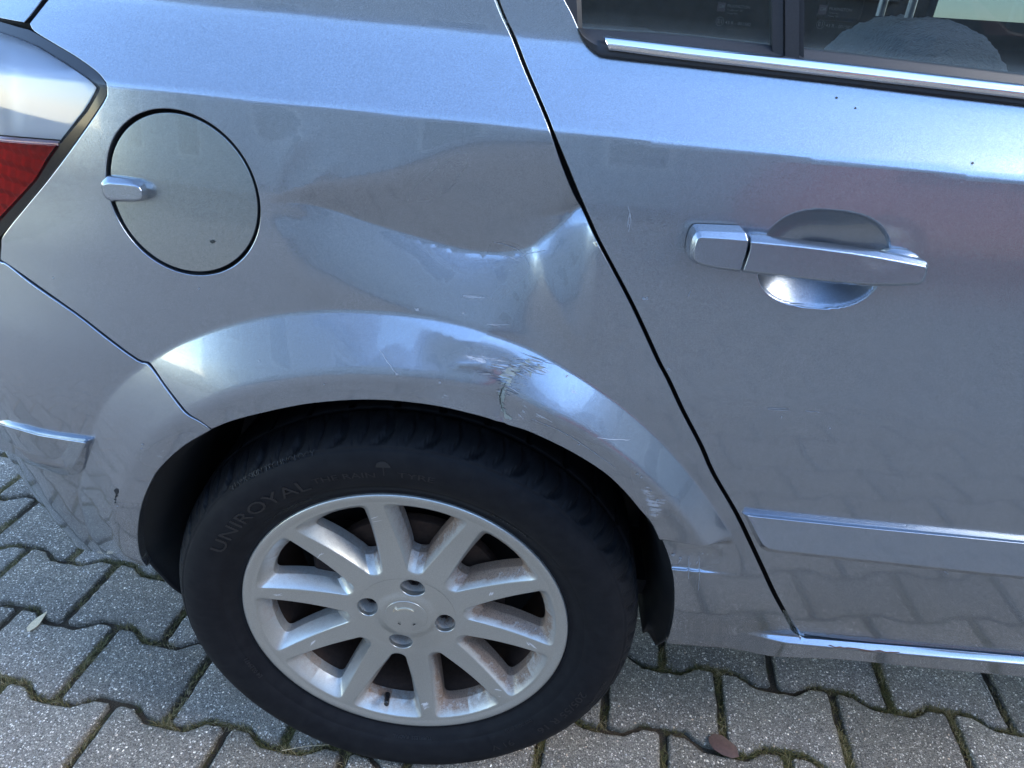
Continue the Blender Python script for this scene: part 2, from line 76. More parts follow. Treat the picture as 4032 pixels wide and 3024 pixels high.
lines = [[(0.0992,0.8487),(0.1071,0.8474),(0.1182,0.8445),(0.1284,0.8385),(0.134,0.83)],[(0.1254,0.8377),(0.1361,0.8428),(0.1489,0.8473)],[(0.0975,0.7732),(0.1181,0.7734)],[(0.0727,0.7976),(0.0861,0.7969),(0.094,0.7978)],[(0.0726,0.7984),(0.0904,0.798)],[(-0.0045,0.746),(0.0143,0.7248)],[(0.1489,0.6842),(0.1777,0.6743),(0.2079,0.6544),(0.2393,0.6322)],[(0.2156,0.669),(0.2502,0.6622)],[(0.3643,0.4744),(0.3706,0.4444),(0.3766,0.4099)],[(0.3529,0.471),(0.3594,0.4328)],[(0.0268,0.7851),(0.0309,0.7826)],[(0.0993,0.7733),(0.1101,0.7718)]]
lines_d = [[(0.3831,0.7067),(0.404,0.7077)],[(0.3835,0.7051),(0.4044,0.706)],[(0.4209,0.7065),(0.4346,0.7068)],[(0.2175,0.8964),(0.2209,0.8866),(0.2209,0.8742)],[(0.2195,0.8905),(0.2191,0.8782)],[(0.2847,0.8242),(0.2831,0.8187)],[(0.6494,0.499),(0.6543,0.4952)],[(0.6393,0.4976),(0.6541,0.4862)]]
chips = [((-0.1635,0.8359),'f',0.002,'d','f'),((0.3828,0.9917),'d',0.0012,'d','d'),((0.3994,0.9852),'d',0.001,'d','d'),((0.5001,0.9507),'d',0.0014,'d','d'),((0.2429,0.8131),'d',0.0022,'l','d'),((0.5759,0.5621),'d',0.001,'l','d'),((0.6292,0.4961),'d',0.0022,'l','d'),((0.2462,0.8138),'d',0.0016,'l','d'),((0.3992,0.6976),'d',0.001,'l','d'),((0.4502,0.6883),'d',0.001,'l','d'),((0.03,0.7839),'q',0.002,'l','q'),((0.0138,0.7256),'q',0.0015,'l','q'),((0.0554,0.7182),'q',0.0014,'l','q'),((0.2781,0.7417),'q',0.0016,'l','q'),((0.1798,0.7265),'q',0.0015,'l','q'),((0.0736,0.7824),'q',0.0012,'l','q'),((-0.1839,0.7878),'q',0.001,'l','q'),((-0.1259,0.7227),'q',0.0012,'l','q'),((-0.059,0.7078),'q',0.001,'l','q'),((0.2894,0.5914),'q',0.002,'l','q'),((0.2798,0.6043),'q',0.0015,'l','q'),((0.3346,0.4701),'q',0.003,'l','q'),((0.3439,0.4656),'q',0.002,'l','q'),((0.2669,0.6232),'q',0.0018,'l','q'),((0.2621,0.6266),'q',0.0015,'l','q'),((0.1981,0.658),'q',0.0012,'l','q'),((-0.2741,0.6022),'b',0.0015,'l','b'),((-0.2775,0.5958),'b',0.0012,'l','b'),((-0.3397,0.4917),'b',0.0012,'l','b'),((-0.3447,0.7784),'b',0.001,'l','b')]
quarter_sill = [(0.5753,0.3096),(0.6126,0.3088),(0.6707,0.3088)]
# ---- body side surface: y = S(x, z); negative y is outwards (towards the viewer) ----
def smooth(t):
    t = np.clip(t, 0, 1); return t*t*(3-2*t)
def pchip(xs, ys):
    xs = np.asarray(xs, float); ys = np.asarray(ys, float)
    h = np.diff(xs); d = np.diff(ys)/h; m = np.zeros_like(ys)
    for i in range(1, len(xs)-1):
        if d[i-1]*d[i] > 0:
            w1 = 2*h[i]+h[i-1]; w2 = h[i]+2*h[i-1]
            m[i] = (w1+w2)/(w1/d[i-1]+w2/d[i])
    m[0] = d[0]; m[-1] = d[-1]
    def f(x):
        x = np.asarray(x, float); i = np.clip(np.searchsorted(xs, x)-1, 0, len(xs)-2)
        t = (x-xs[i])/h[i]; lo = t < 0; hi = t > 1
        tc = np.clip(t, 0, 1)
        y = ((1+2*tc)*(1-tc)**2*ys[i] + tc*(1-tc)**2*h[i]*m[i]
             + tc*tc*(3-2*tc)*ys[i+1] + tc*tc*(tc-1)*h[i]*m[i+1])
        return y + np.where(lo, t*h[i]*m[0], 0) + np.where(hi, (t-1)*h[i]*m[-1], 0)
    return f
PROFILE = pchip([.14, .20, .26, .30, .36, .45, .55, .65, .72, .80, .88, .94, 1.0],
                [.130, .082, .052, .040, .021, .001, -.0155, -.0265, -.0305, -.0305, -.026, -.0205, -.0135])
def zcrease(x):
    return 0.95922 + -0.02924*x + -0.00761*x*x
SHOULDER = pchip([0, .018, .040, .055, .066, .08, .16, .3], [0, .0120, .0250, .0325, .0366, .0385, .046, .075])
def plan(x, z):
    u = np.maximum(0, -x-.10)
    lo = .115*(u/.49)**4.0
    hi = .62*u**2.2
    w = smooth((z-.62)/.25)
    return lo*(1-w) + hi*w + .012*np.maximum(0, x-.5)**2
def base(x, z):
    zc = zcrease(x); t = z-zc
    y = PROFILE(np.minimum(z, zc))
    # crease rounded over about 3 mm
    e = .003
    ts = np.where(t > e, t, np.where(t < -e, 0, (t+e)**2/(4*e)))
    return y + SHOULDER(np.maximum(ts, 0)) + plan(x, z)
AX, AZ = 0.0, .308
def flare(x, z, yb):
    r = np.hypot(x-AX, z-AZ); th = np.degrees(np.arctan2(z-AZ, x-AX)); th = np.where(th < -90, th+360, th)
    ro = np.interp(th, RO_T, RO_R); rm = np.interp(th, RM_T, RM_R)
    t = (ro-r)/(ro-rm)
    e = .05
    tt = np.where(t < -e, 0, np.where(t < e, (t+e)**2/(4*e), t))
    h = .0265*(1-smooth((th-150)/50))*np.where(x > 0, smooth((z-.505)/.020), 1)
    h = h*(1-.25*smooth((th-110)/30))
    # rounded knee at t = 1
    k = np.where(tt < .85, tt, np.where(tt < 1.15, .85+(tt-.85)-(tt-.85)**2/(.6), 1.0))
    return yb - h*k + h*.12*np.maximum(tt-1, 0)
def polydist(x, z, P):
    best = np.full(np.shape(x), 1e9); par = np.zeros(np.shape(x))
    n = len(P)-1
    for i in range(n):
        ax, az = P[i]; bx, bz = P[i+1]; dx, dz = bx-ax, bz-az; L = dx*dx+dz*dz
        s = np.clip(((x-ax)*dx+(z-az)*dz)/L, 0, 1)
        d = np.hypot(x-ax-s*dx, z-az-s*dz)
        par = np.where(d < best, (i+s)/n, par); best = np.minimum(d, best)
    return best, par
def dents(x, z):
    x = np.asarray(x, float); z = np.asarray(z, float)
    out = np.zeros(x.shape)
    m = (x > -.25) & (x < .47) & (z > .45) & (z < 1.0)
    xs, zs = x[m], z[m]
    if xs.size:
        acc = np.zeros(xs.shape)
        for a, b, w in zip(RBF_X, RBF_Z, RBF_W):
            acc += w*np.exp(-((xs-a)**2+(zs-b)**2)/(RBF_S*RBF_S))
        acc = np.where(acc > 0, acc, acc*.1)
        zu, zv, zl, dv = (np.interp(xs, a, b) for a, b in DENT)
        dv = np.where((xs > DENT[3][0][0]) & (xs < DENT[3][0][-1]), dv, 0)
        tu = np.clip((zu-zs)/np.maximum(zu-zv, .004), 0, 9); tl = np.clip((zs-zl)/np.maximum(zv-zl, .004), 0, 9)
        def lip(t, a=.32):
            t = np.clip(t, 0, None); k = 1/(1-a/2)
            return np.where(t < a, k*t*t/(2*a), k*(t-a/2))
        fu, fl = lip(tu, .30), lip(tl, .25)
        m_ = np.minimum(fu, fl); e_ = .10
        h_ = np.clip(.5+.5*(fl-fu)/e_, 0, 1)
        acc = acc + dv*np.clip(fl*(1-h_)+fu*h_-e_*.5*h_*(1-h_), 0, 1.1)
        for P, amp, wid, soft, taper in FOLDS:
            d, s = polydist(xs, zs, P)
            f = np.exp(-(np.sqrt(d*d+soft*soft)-soft)/wid)
            s = np.clip(s, 0, 1)
            tp = smooth(np.minimum(s, 1-s)/.3) if taper == 2 else (1-s if taper == 1 else 1.0)
            acc += amp*f*tp
        # nothing of the dent above the crease
        acc *= smooth((zcrease(xs)+.003-zs)/.012)
        acc *= smooth((xs+.235)/.05)
        out[m] = acc
    return out
CUP = (0, 0, 1, 1)
def cup(x, z):
    cx, cz, a, b, tilt = HCUP
    c, s = math.cos(tilt), math.sin(tilt)
    u = ((x-cx)*c+(z-cz)*s)/a; v = (-(x-cx)*s+(z-cz)*c)/b
    q = (np.abs(u)**2.6+np.abs(v)**2.4)**(1/2.5)
    s_ = np.clip(1.03-q, 0, 1.03)/1.03
    return .023*np.sin(np.minimum(s_*1.25, 1)*math.pi/2)**.85*smooth(s_/.05)
def S_quarter(x, z):
    yb = base(x, z)
    y = flare(x, z, yb) + dents(x, z)
    # sill ledge grows out of the rear corner under the door
    led = smooth((x-.455)/.07)
    zl = SILL_A + SILL_B*x
    y = y - led*.011*smooth((zl-z)/.007)
    return y
def S_door(x, z):
    return base(x, z) + cup(x, z)
def S_bumper(x, z):
    return flare(x, z, base(x, z))
# ------------------------------------------------------------------ helpers
def link(o, parent=None):
    scene.collection.objects.link(o)
    if parent is not None: o.parent = parent
    return o
def tag(o, label=None, cat=None, group=None, kind=None):
    if label: o['label'] = label
    if cat: o['category'] = cat
    if group: o['group'] = group
    if kind: o['kind'] = kind
    return o
def empty(name, loc=(0, 0, 0), parent=None):
    o = bpy.data.objects.new(name, None); o.location = loc; o.empty_display_size = .1
    return link(o, parent)
def mesh_obj(name, V, F, m, parent=None, smooth=True, sharp=None, normals=None):
    me = bpy.data.meshes.new(name)
    me.from_pydata([tuple(map(float, v)) for v in V], [], [tuple(map(int, f)) for f in F])
    me.update()
    if smooth: me.polygons.foreach_set('use_smooth', [True]*len(me.polygons))
    if sharp is not None: me.set_sharp_from_angle(angle=math.radians(sharp))
    if normals is not None: me.normals_split_custom_set_from_vertices([tuple(map(float, n)) for n in normals])
    if m is not None: me.materials.append(m)
    return link(bpy.data.objects.new(name, me), parent)
class Nd:
    def __init__(s, name):
        s.m = bpy.data.materials.new(name); s.m.use_nodes = True
        s.t = s.m.node_tree; s.n = s.t.nodes; s.l = s.t.links
        s.b = s.n['Principled BSDF']; s.out = s.n['Material Output']
    def new(s, t, **k):
        n = s.n.new(t)
        for a, v in k.items(): setattr(n, a, v)
        return n
    def set(s, **k):
        for a, v in k.items():
            a = a.replace('_', ' ')
            s.b.inputs[a].default_value = v
        return s
    def co(s, kind='Object'): return s.new('ShaderNodeTexCoord').outputs[kind]
    def noise(s, scale, detail=3, rough=.5, vec=None, dist=0):
        n = s.new('ShaderNodeTexNoise'); n.inputs['Scale'].default_value = scale; n.inputs['Detail'].default_value = detail
        n.inputs['Roughness'].default_value = rough; n.inputs['Distortion'].default_value = dist
        s.l.new(vec if vec is not None else s.co(), n.inputs['Vector']); return n
    def voro(s, scale, vec=None, feature='F1', rnd=1.0):
        n = s.new('ShaderNodeTexVoronoi', feature=feature); n.inputs['Scale'].default_value = scale
        n.inputs['Randomness'].default_value = rnd
        s.l.new(vec if vec is not None else s.co(), n.inputs['Vector']); return n
    def ramp(s, src, stops):
        n = s.new('ShaderNodeValToRGB'); e = n.color_ramp.elements
        while len(e) < len(stops): e.new(.5)
        for a, (p, c) in zip(e, stops): a.position = p; a.color = c if len(c) == 4 else (*c, 1)
        s.l.new(src, n.inputs[0]); return n.outputs[0]
    def mix(s, f, a, b, mode='MIX'):
        n = s.new('ShaderNodeMix', data_type='RGBA', blend_type=mode)
        for i, v in ((0, f), (6, a), (7, b)):
            if hasattr(v, 'links'): s.l.new(v, n.inputs[i])
            else: n.inputs[i].default_value = v if i == 0 else (*v, 1)
        return n.outputs[2]
    def math(s, op, a, b=0.0):
        n = s.new('ShaderNodeMath', operation=op)
        for i, v in ((0, a), (1, b)):
            if hasattr(v, 'links'): s.l.new(v, n.inputs[i])
            else: n.inputs[i].default_value = v
        return n.outputs[0]
    def bump(s, src, strength=.3, dist=.001, normal=None):
        n = s.new('ShaderNodeBump'); n.inputs['Strength'].default_value = strength; n.inputs['Distance'].default_value = dist
        s.l.new(src, n.inputs['Height'])
        if normal is not None: s.l.new(normal, n.inputs['Normal'])
        return n.outputs[0]
    def to(s, src, name): s.l.new(src, s.b.inputs[name]); return s
# ------------------------------------------------------------------ materials
def make_paint(name='silver_blue_paint', base=(.305, .350, .405)):
    p = Nd(name)
    co = p.co()
    fl = p.noise(1500, 2, .6, co)
    big = p.noise(3.0, 3, .5, co)
    c = p.mix(p.ramp(fl.outputs[0], [(.35, (0, 0, 0)), (.68, (1, 1, 1))]), tuple(v*.72 for v in base), tuple(min(1, v*1.28) for v in base))
    dirt = p.noise(40, 4, .65, co)
    c = p.mix(p.math('MULTIPLY', p.ramp(dirt.outputs[0], [(.5, (0, 0, 0)), (.8, (1, 1, 1))]), .10), c, (.20, .20, .19))
    p.to(c, 'Base Color')
    vor = p.voro(1300, co)
    n1 = p.new('ShaderNodeVectorMath', operation='SCALE'); n1.inputs['Scale'].default_value = .032
    sub = p.new('ShaderNodeVectorMath', operation='SUBTRACT'); sub.inputs[1].default_value = (.5, .5, .5)
    p.l.new(vor.outputs['Color'], sub.inputs[0]); p.l.new(sub.outputs[0], n1.inputs[0])
    g = p.new('ShaderNodeNewGeometry'); ad = p.new('ShaderNodeVectorMath', operation='ADD')
    p.l.new(g.outputs['Normal'], ad.inputs[0]); p.l.new(n1.outputs[0], ad.inputs[1])
    nm = p.new('ShaderNodeVectorMath', operation='NORMALIZE'); p.l.new(ad.outputs[0], nm.inputs[0])
    p.to(nm.outputs[0], 'Normal')
    p.set(Metallic=.9, Roughness=.27, Coat_Weight=1.0, Coat_Roughness=.035, Coat_IOR=1.5)
    # faint orange peel of the clear coat, dust film in its roughness
    op = p.noise(160, 2, .5, co)
    p.to(p.bump(op.outputs[0], .02, .0006), 'Coat Normal')
    sm = p.noise(14, 5, .7, co)
    p.to(p.ramp(sm.outputs[0], [(.35, (.03,)*3), (.75, (.075,)*3)]), 'Coat Roughness')
    return p.m
PAINT = make_paint()
FLAP_PAINT = make_paint('greenish_flap_paint', (.315, .350, .355))  # flap colour: a greener, less blue grey than the body paint
def simple(name, col, rough=.5, metal=0., coat=0., bump=None, spec=.5, croug=.05):
    p = Nd(name); p.set(Base_Color=(*col, 1), Roughness=rough, Metallic=metal, Coat_Weight=coat, Coat_Roughness=croug, Specular_IOR_Level=spec)
    if bump:
        n = p.noise(bump[0], 4, .6); p.to(p.bump(n.outputs[0], bump[1], bump[2]), 'Normal')
        p.to(p.mix(p.ramp(n.outputs[0], [(.3, (0, 0, 0)), (.7, (1, 1, 1))]), tuple(v*.8 for v in col), tuple(min(1, v*1.2) for v in col)), 'Base Color')
    return p.m
BLACK_PLASTIC = simple('black_trim_plastic', (.020, .021, .023), .42, bump=(900, .15, .0003))
GLOSS_BLACK = simple('gloss_black_plastic', (.010, .011, .013), .12, coat=.6)
SEAL = simple('rubber_seal', (.014, .014, .016), .48, bump=(500, .1, .0003))
DARK = simple('dark_cavity', (.006, .006, .007), .8)
LINER = simple('liner_plastic', (.012, .014, .016), .55, bump=(220, .3, .0006))
CHROME = simple('polished_chrome', (.83, .83, .84), .08, 1.0)
def make_rubber():
    p = Nd('tyre_rubber'); co = p.co()
    a = p.noise(60, 5, .65, co); b = p.noise(700, 3, .6, co)
    c = p.mix(p.ramp(a.outputs[0], [(.35, (0, 0, 0)), (.75, (1, 1, 1))]), (.0055, .006, .0078), (.0115, .012, .0135))
    sp = p.voro(160, co); ms = p.ramp(sp.outputs[0], [(.0, (1, 1, 1)), (.09, (0, 0, 0))])
    gate = p.ramp(p.noise(23, 3, .6, co).outputs[0], [(.55, (0, 0, 0)), (.66, (1, 1, 1))])
    c = p.mix(p.math('MULTIPLY', p.math('MULTIPLY', ms, gate), .45), c, (.16, .14, .11))
    p.to(c, 'Base Color'); p.to(p.bump(b.outputs[0], .25, .0003), 'Normal')
    p.set(Roughness=.6, Specular_IOR_Level=.16); return p.m
RUBBER = make_rubber()
RAISED = simple('raised_rubber', (.0062, .0066, .008), .48)
def make_alloy():
    p = Nd('alloy_lacquer'); co = p.co()
    at = p.new('ShaderNodeAttribute', attribute_name='dust')
    oc = p.new('ShaderNodeObjectInfo')
    n1 = p.noise(90, 5, .7, co); n2 = p.voro(520, co)
    fine = p.noise(1300, 2, .5, co)
    base = p.mix(p.ramp(fine.outputs[0], [(.3, (0, 0, 0)), (.7, (1, 1, 1))]), (.43, .44, .42), (.56, .575, .545))
    gp = p.new('ShaderNodeNewGeometry'); sx_ = p.new('ShaderNodeSeparateXYZ'); p.l.new(gp.outputs['Position'], sx_.inputs[0])
    sidef = p.ramp(p.math('ADD', p.math('MULTIPLY', sx_.outputs[0], 2.6), .45), [(.2, (.42,)*3), (.7, (1,)*3)])
    f = p.math('MINIMUM', p.math('MULTIPLY', p.math('MULTIPLY', p.math('MULTIPLY', at.outputs['Fac'], 1.5), sidef), p.ramp(n1.outputs[0], [(.30, (.35,)*3), (.60, (1,)*3)])), 1.0)
    brown = p.mix(p.ramp(n2.outputs[0], [(.1, (0, 0, 0)), (.5, (1, 1, 1))]), (.05, .028, .016), (.20, .12, .072))
    c = p.mix(p.math('MULTIPLY', f, .92), base, brown)
    # freckles of brake dust
    fr = p.ramp(n2.outputs[0], [(.06, (1,)*3), (.16, (0,)*3)])
    fr = p.math('MULTIPLY', fr, p.math('MULTIPLY', p.ramp(n1.outputs[0], [(.42, (0,)*3), (.6, (1,)*3)]), p.math('ADD', p.math('MULTIPLY', at.outputs['Fac'], 1.2), .08)))
    c = p.mix(fr, c, (.10, .07, .055))
    p.to(c, 'Base Color')
    p.to(p.math('SUBTRACT', .85, f), 'Metallic')
    p.to(p.math('ADD', .30, p.math('MULTIPLY', f, .4)), 'Roughness')
    p.set(Coat_Weight=.35, Coat_Roughness=.12)
    return p.m
ALLOY = make_alloy()
RUST = simple('rusty_iron', (.050, .028, .018), .75, .3, bump=(160, .5, .001))
RUST_DARK = simple('dark_iron', (.022, .014, .012), .7, .4, bump=(90, .5, .001))
def make_paver():
    p = Nd('concrete_paver')
    oi = p.new('ShaderNodeObjectInfo'); co = p.co('Object')
    ad = p.new('ShaderNodeVectorMath', operation='ADD'); sc = p.new('ShaderNodeVectorMath', operation='SCALE')
    cb = p.new('ShaderNodeCombineXYZ')
    for i in range(3): p.l.new(oi.outputs['Random'], cb.inputs[i])
    p.l.new(cb.outputs[0], sc.inputs[0]); sc.inputs['Scale'].default_value = 37.0
    p.l.new(co, ad.inputs[0]); p.l.new(sc.outputs[0], ad.inputs[1]); v = ad.outputs[0]
    # slightly warped so the grains are not round cells
    wz = p.noise(260, 2, .5, v)
    wv = p.new('ShaderNodeVectorMath', operation='SCALE'); wv.inputs['Scale'].default_value = .0045
    p.l.new(wz.outputs['Color'], wv.inputs[0]); a2 = p.new('ShaderNodeVectorMath', operation='ADD')
    p.l.new(v, a2.inputs[0]); p.l.new(wv.outputs[0], a2.inputs[1]); v = a2.outputs[0]
    big = p.noise(9, 4, .6, v); med = p.noise(70, 4, .7, v); fine = p.noise(520, 3, .7, v)
    g1 = p.voro(330, v); g2 = p.voro(150, v)
    c = p.mix(p.ramp(med.outputs[0], [(.3, (0,)*3), (.72, (1,)*3)]), (.135, .134, .135), (.245, .24, .235))
    c = p.mix(p.ramp(big.outputs[0], [(.38, (0,)*3), (.7, (.55,)*3)]), c, (.13, .125, .12))
    c = p.mix(p.ramp(fine.outputs[0], [(.38, (1,)*3), (.55, (0,)*3)]), c, (.030, .028, .028))
    # grains: each voronoi cell its own grey, a few white, bluish or tan
    bw = p.new('ShaderNodeSeparateColor'); p.l.new(g1.outputs['Color'], bw.inputs[0])
    cell = p.ramp(bw.outputs[0], [(0, (.045, .045, .048)), (.35, (.14, .138, .135)), (.62, (.25, .247, .24)), (.84, (.42, .41, .395)), (.95, (.78, .78, .79))])
    rim = p.ramp(g1.outputs['Distance'], [(.25, (1,)*3), (.55, (0,)*3)])
    c = p.mix(p.math('MULTIPLY', rim, .78), c, cell)
    b2 = p.new('ShaderNodeSeparateColor'); p.l.new(g2.outputs['Color'], b2.inputs[0])
    pick = p.ramp(b2.outputs[1], [(.875, (0,)*3), (.885, (1,)*3)])
    r2 = p.ramp(g2.outputs['Distance'], [(.20, (1,)*3), (.30, (0,)*3)])
    tone = p.ramp(b2.outputs[2], [(0, (.60, .60, .61)), (.45, (.36, .38, .43)), (.75, (.42, .33, .26)), (.95, (.78, .77, .74))])
    pm = p.math('MULTIPLY', pick, r2)
    c = p.mix(pm, c, tone)
    tint = p.ramp(oi.outputs['Random'], [(0, (1.30, 1.14, .92)), (.5, (1.55, 1.36, 1.10)), (1, (1.80, 1.58, 1.30))])
    c = p.mix(1.0, c, tint, 'MULTIPLY')
    # dirt and moss film towards the edges of each stone
    at = p.new('ShaderNodeAttribute', attribute_name='edge')
    mossn = p.noise(38, 4, .7, v)
    ef = p.math('MULTIPLY', at.outputs['Fac'], p.ramp(mossn.outputs[0], [(.35, (.1,)*3), (.6, (1,)*3)]))
    c = p.mix(p.math('MULTIPLY', ef, .75), c, (.06, .056, .035))
    p.to(c, 'Base Color'); p.set(Roughness=.86, Specular_IOR_Level=.35)
    h = p.math('ADD', p.math('MULTIPLY', fine.outputs[0], .7), p.math('MULTIPLY', p.math('SUBTRACT', 1.0, g1.outputs['Distance']), .8))
    h = p.math('ADD', h, p.math('MULTIPLY', med.outputs[0], .9))
    p.to(p.bump(h, 1.0, .0022), 'Normal')
    p.to(p.math('SUBTRACT', .86, p.math('MULTIPLY', pm, .35)), 'Roughness')
    return p.m
PAVER = make_paver()
def make_soil():
    p = Nd('joint_soil'); co = p.co()
    a = p.noise(55, 5, .7, co); b = p.noise(420, 4, .7, co)
    c = p.mix(p.ramp(b.outputs[0], [(.3, (0,)*3), (.7, (1,)*3)]), (.022, .016, .011), (.13, .098, .066))
    c = p.mix(p.ramp(a.outputs[0], [(.55, (0,)*3), (.66, (.6,)*3)]), c, (.060, .060, .020))
    p.to(c, 'Base Color'); p.set(Roughness=.95, Specular_IOR_Level=.2)
    p.to(p.bump(b.outputs[0], 1.0, .004), 'Normal'); return p.m
SOIL = make_soil()
def make_moss():
    p = Nd('moss_blades'); at = p.new('ShaderNodeAttribute', attribute_name='tone')
    c = p.ramp(at.outputs['Fac'], [(0, (.045, .050, .014)), (.3, (.085, .078, .022)), (.55, (.16, .125, .045)), (.8, (.28, .21, .10)), (1, (.42, .33, .20))])
    p.to(c, 'Base Color'); p.set(Roughness=.7, Specular_IOR_Level=.3)
    return p.m
MOSS = make_moss()
# ------------------------------------------------------------------ generic geometry
def resample(P, step, closed=True):
    P = [np.array(p, float) for p in P]; out = []
    n = len(P)
    for i in range(n if closed else n-1):
        a, b = P[i], P[(i+1) % n]; L = np.linalg.norm(b-a); k = max(1, int(math.ceil(L/step)))
        for j in range(k): out.append(a+(b-a)*j/k)
    if not closed: out.append(P[-1])
    return np.array(out)
def spline_closed_open(P, sub=4):
    """Catmull-Rom through P (open)."""
    P = np.array(P, float); out = []
    for i in range(len(P)-1):
        p0 = P[max(i-1, 0)]; p1 = P[i]; p2 = P[i+1]; p3 = P[min(i+2, len(P)-1)]
        for j in range(sub):
            t = j/sub
            out.append(.5*((2*p1)+(-p0+p2)*t+(2*p0-5*p1+4*p2-p3)*t*t+(-p0+3*p1-3*p2+p3)*t**3))
    out.append(P[-1]); return np.array(out)
def round_poly(P, maxturn=48, sub=3):
    """smooth the gentle bends of a closed outline, keep corners sharper than maxturn degrees"""
    P = np.array(P, float); n = len(P); corner = []
    for i in range(n):
        a = P[i]-P[i-1]; b = P[(i+1) % n]-P[i]
        ang = abs(math.degrees(math.atan2(a[0]*b[1]-a[1]*b[0], a@b)))
        corner.append(ang > maxturn)
    if not any(corner): corner[0] = True
    s = corner.index(True); idx = [(s+i) % n for i in range(n)]+[s]; out = []; run = [idx[0]]
    for i in idx[1:]:
        run.append(i)
        if corner[i]:
            Q = spline_closed_open(P[run], sub); out.extend(Q[:-1]); run = [i]
    return np.array(out)
def inside(pts, poly):
    x, y = pts[:, 0], pts[:, 1]; c = np.zeros(len(pts), bool); n = len(poly); j = n-1
    for i in range(n):
        xi, yi = poly[i]; xj, yj = poly[j]
        m = ((yi > y) != (yj > y))
        if yi != yj: c ^= m & (x < (xj-xi)*(y-yi)/(yj-yi)+xi)
        j = i
    return c
def dist_to_poly(pts, poly):
    best = np.full(len(pts), 1e9); n = len(poly)
    for i in range(n):
        a = poly[i]; b = poly[(i+1) % n]; d = b-a; L = d@d
        if L < 1e-16: continue
        s = np.clip(((pts-a)@d)/L, 0, 1); q = pts-a-s[:, None]*d
        best = np.minimum(best, (q*q).sum(1))
    return np.sqrt(best)
def surf_normal(S, x, z, e=.0006):
    gx = (S(x+e, z)-S(x-e, z))/(2*e); gz = (S(x, z+e)-S(x, z-e))/(2*e)
    n = np.stack([gx, -np.ones_like(gx), gz], 1); return n/np.linalg.norm(n, axis=1)[:, None]
def area2(P): return .5*sum(P[i][0]*P[(i+1) % len(P)][1]-P[(i+1) % len(P)][0]*P[i][1] for i in range(len(P)))
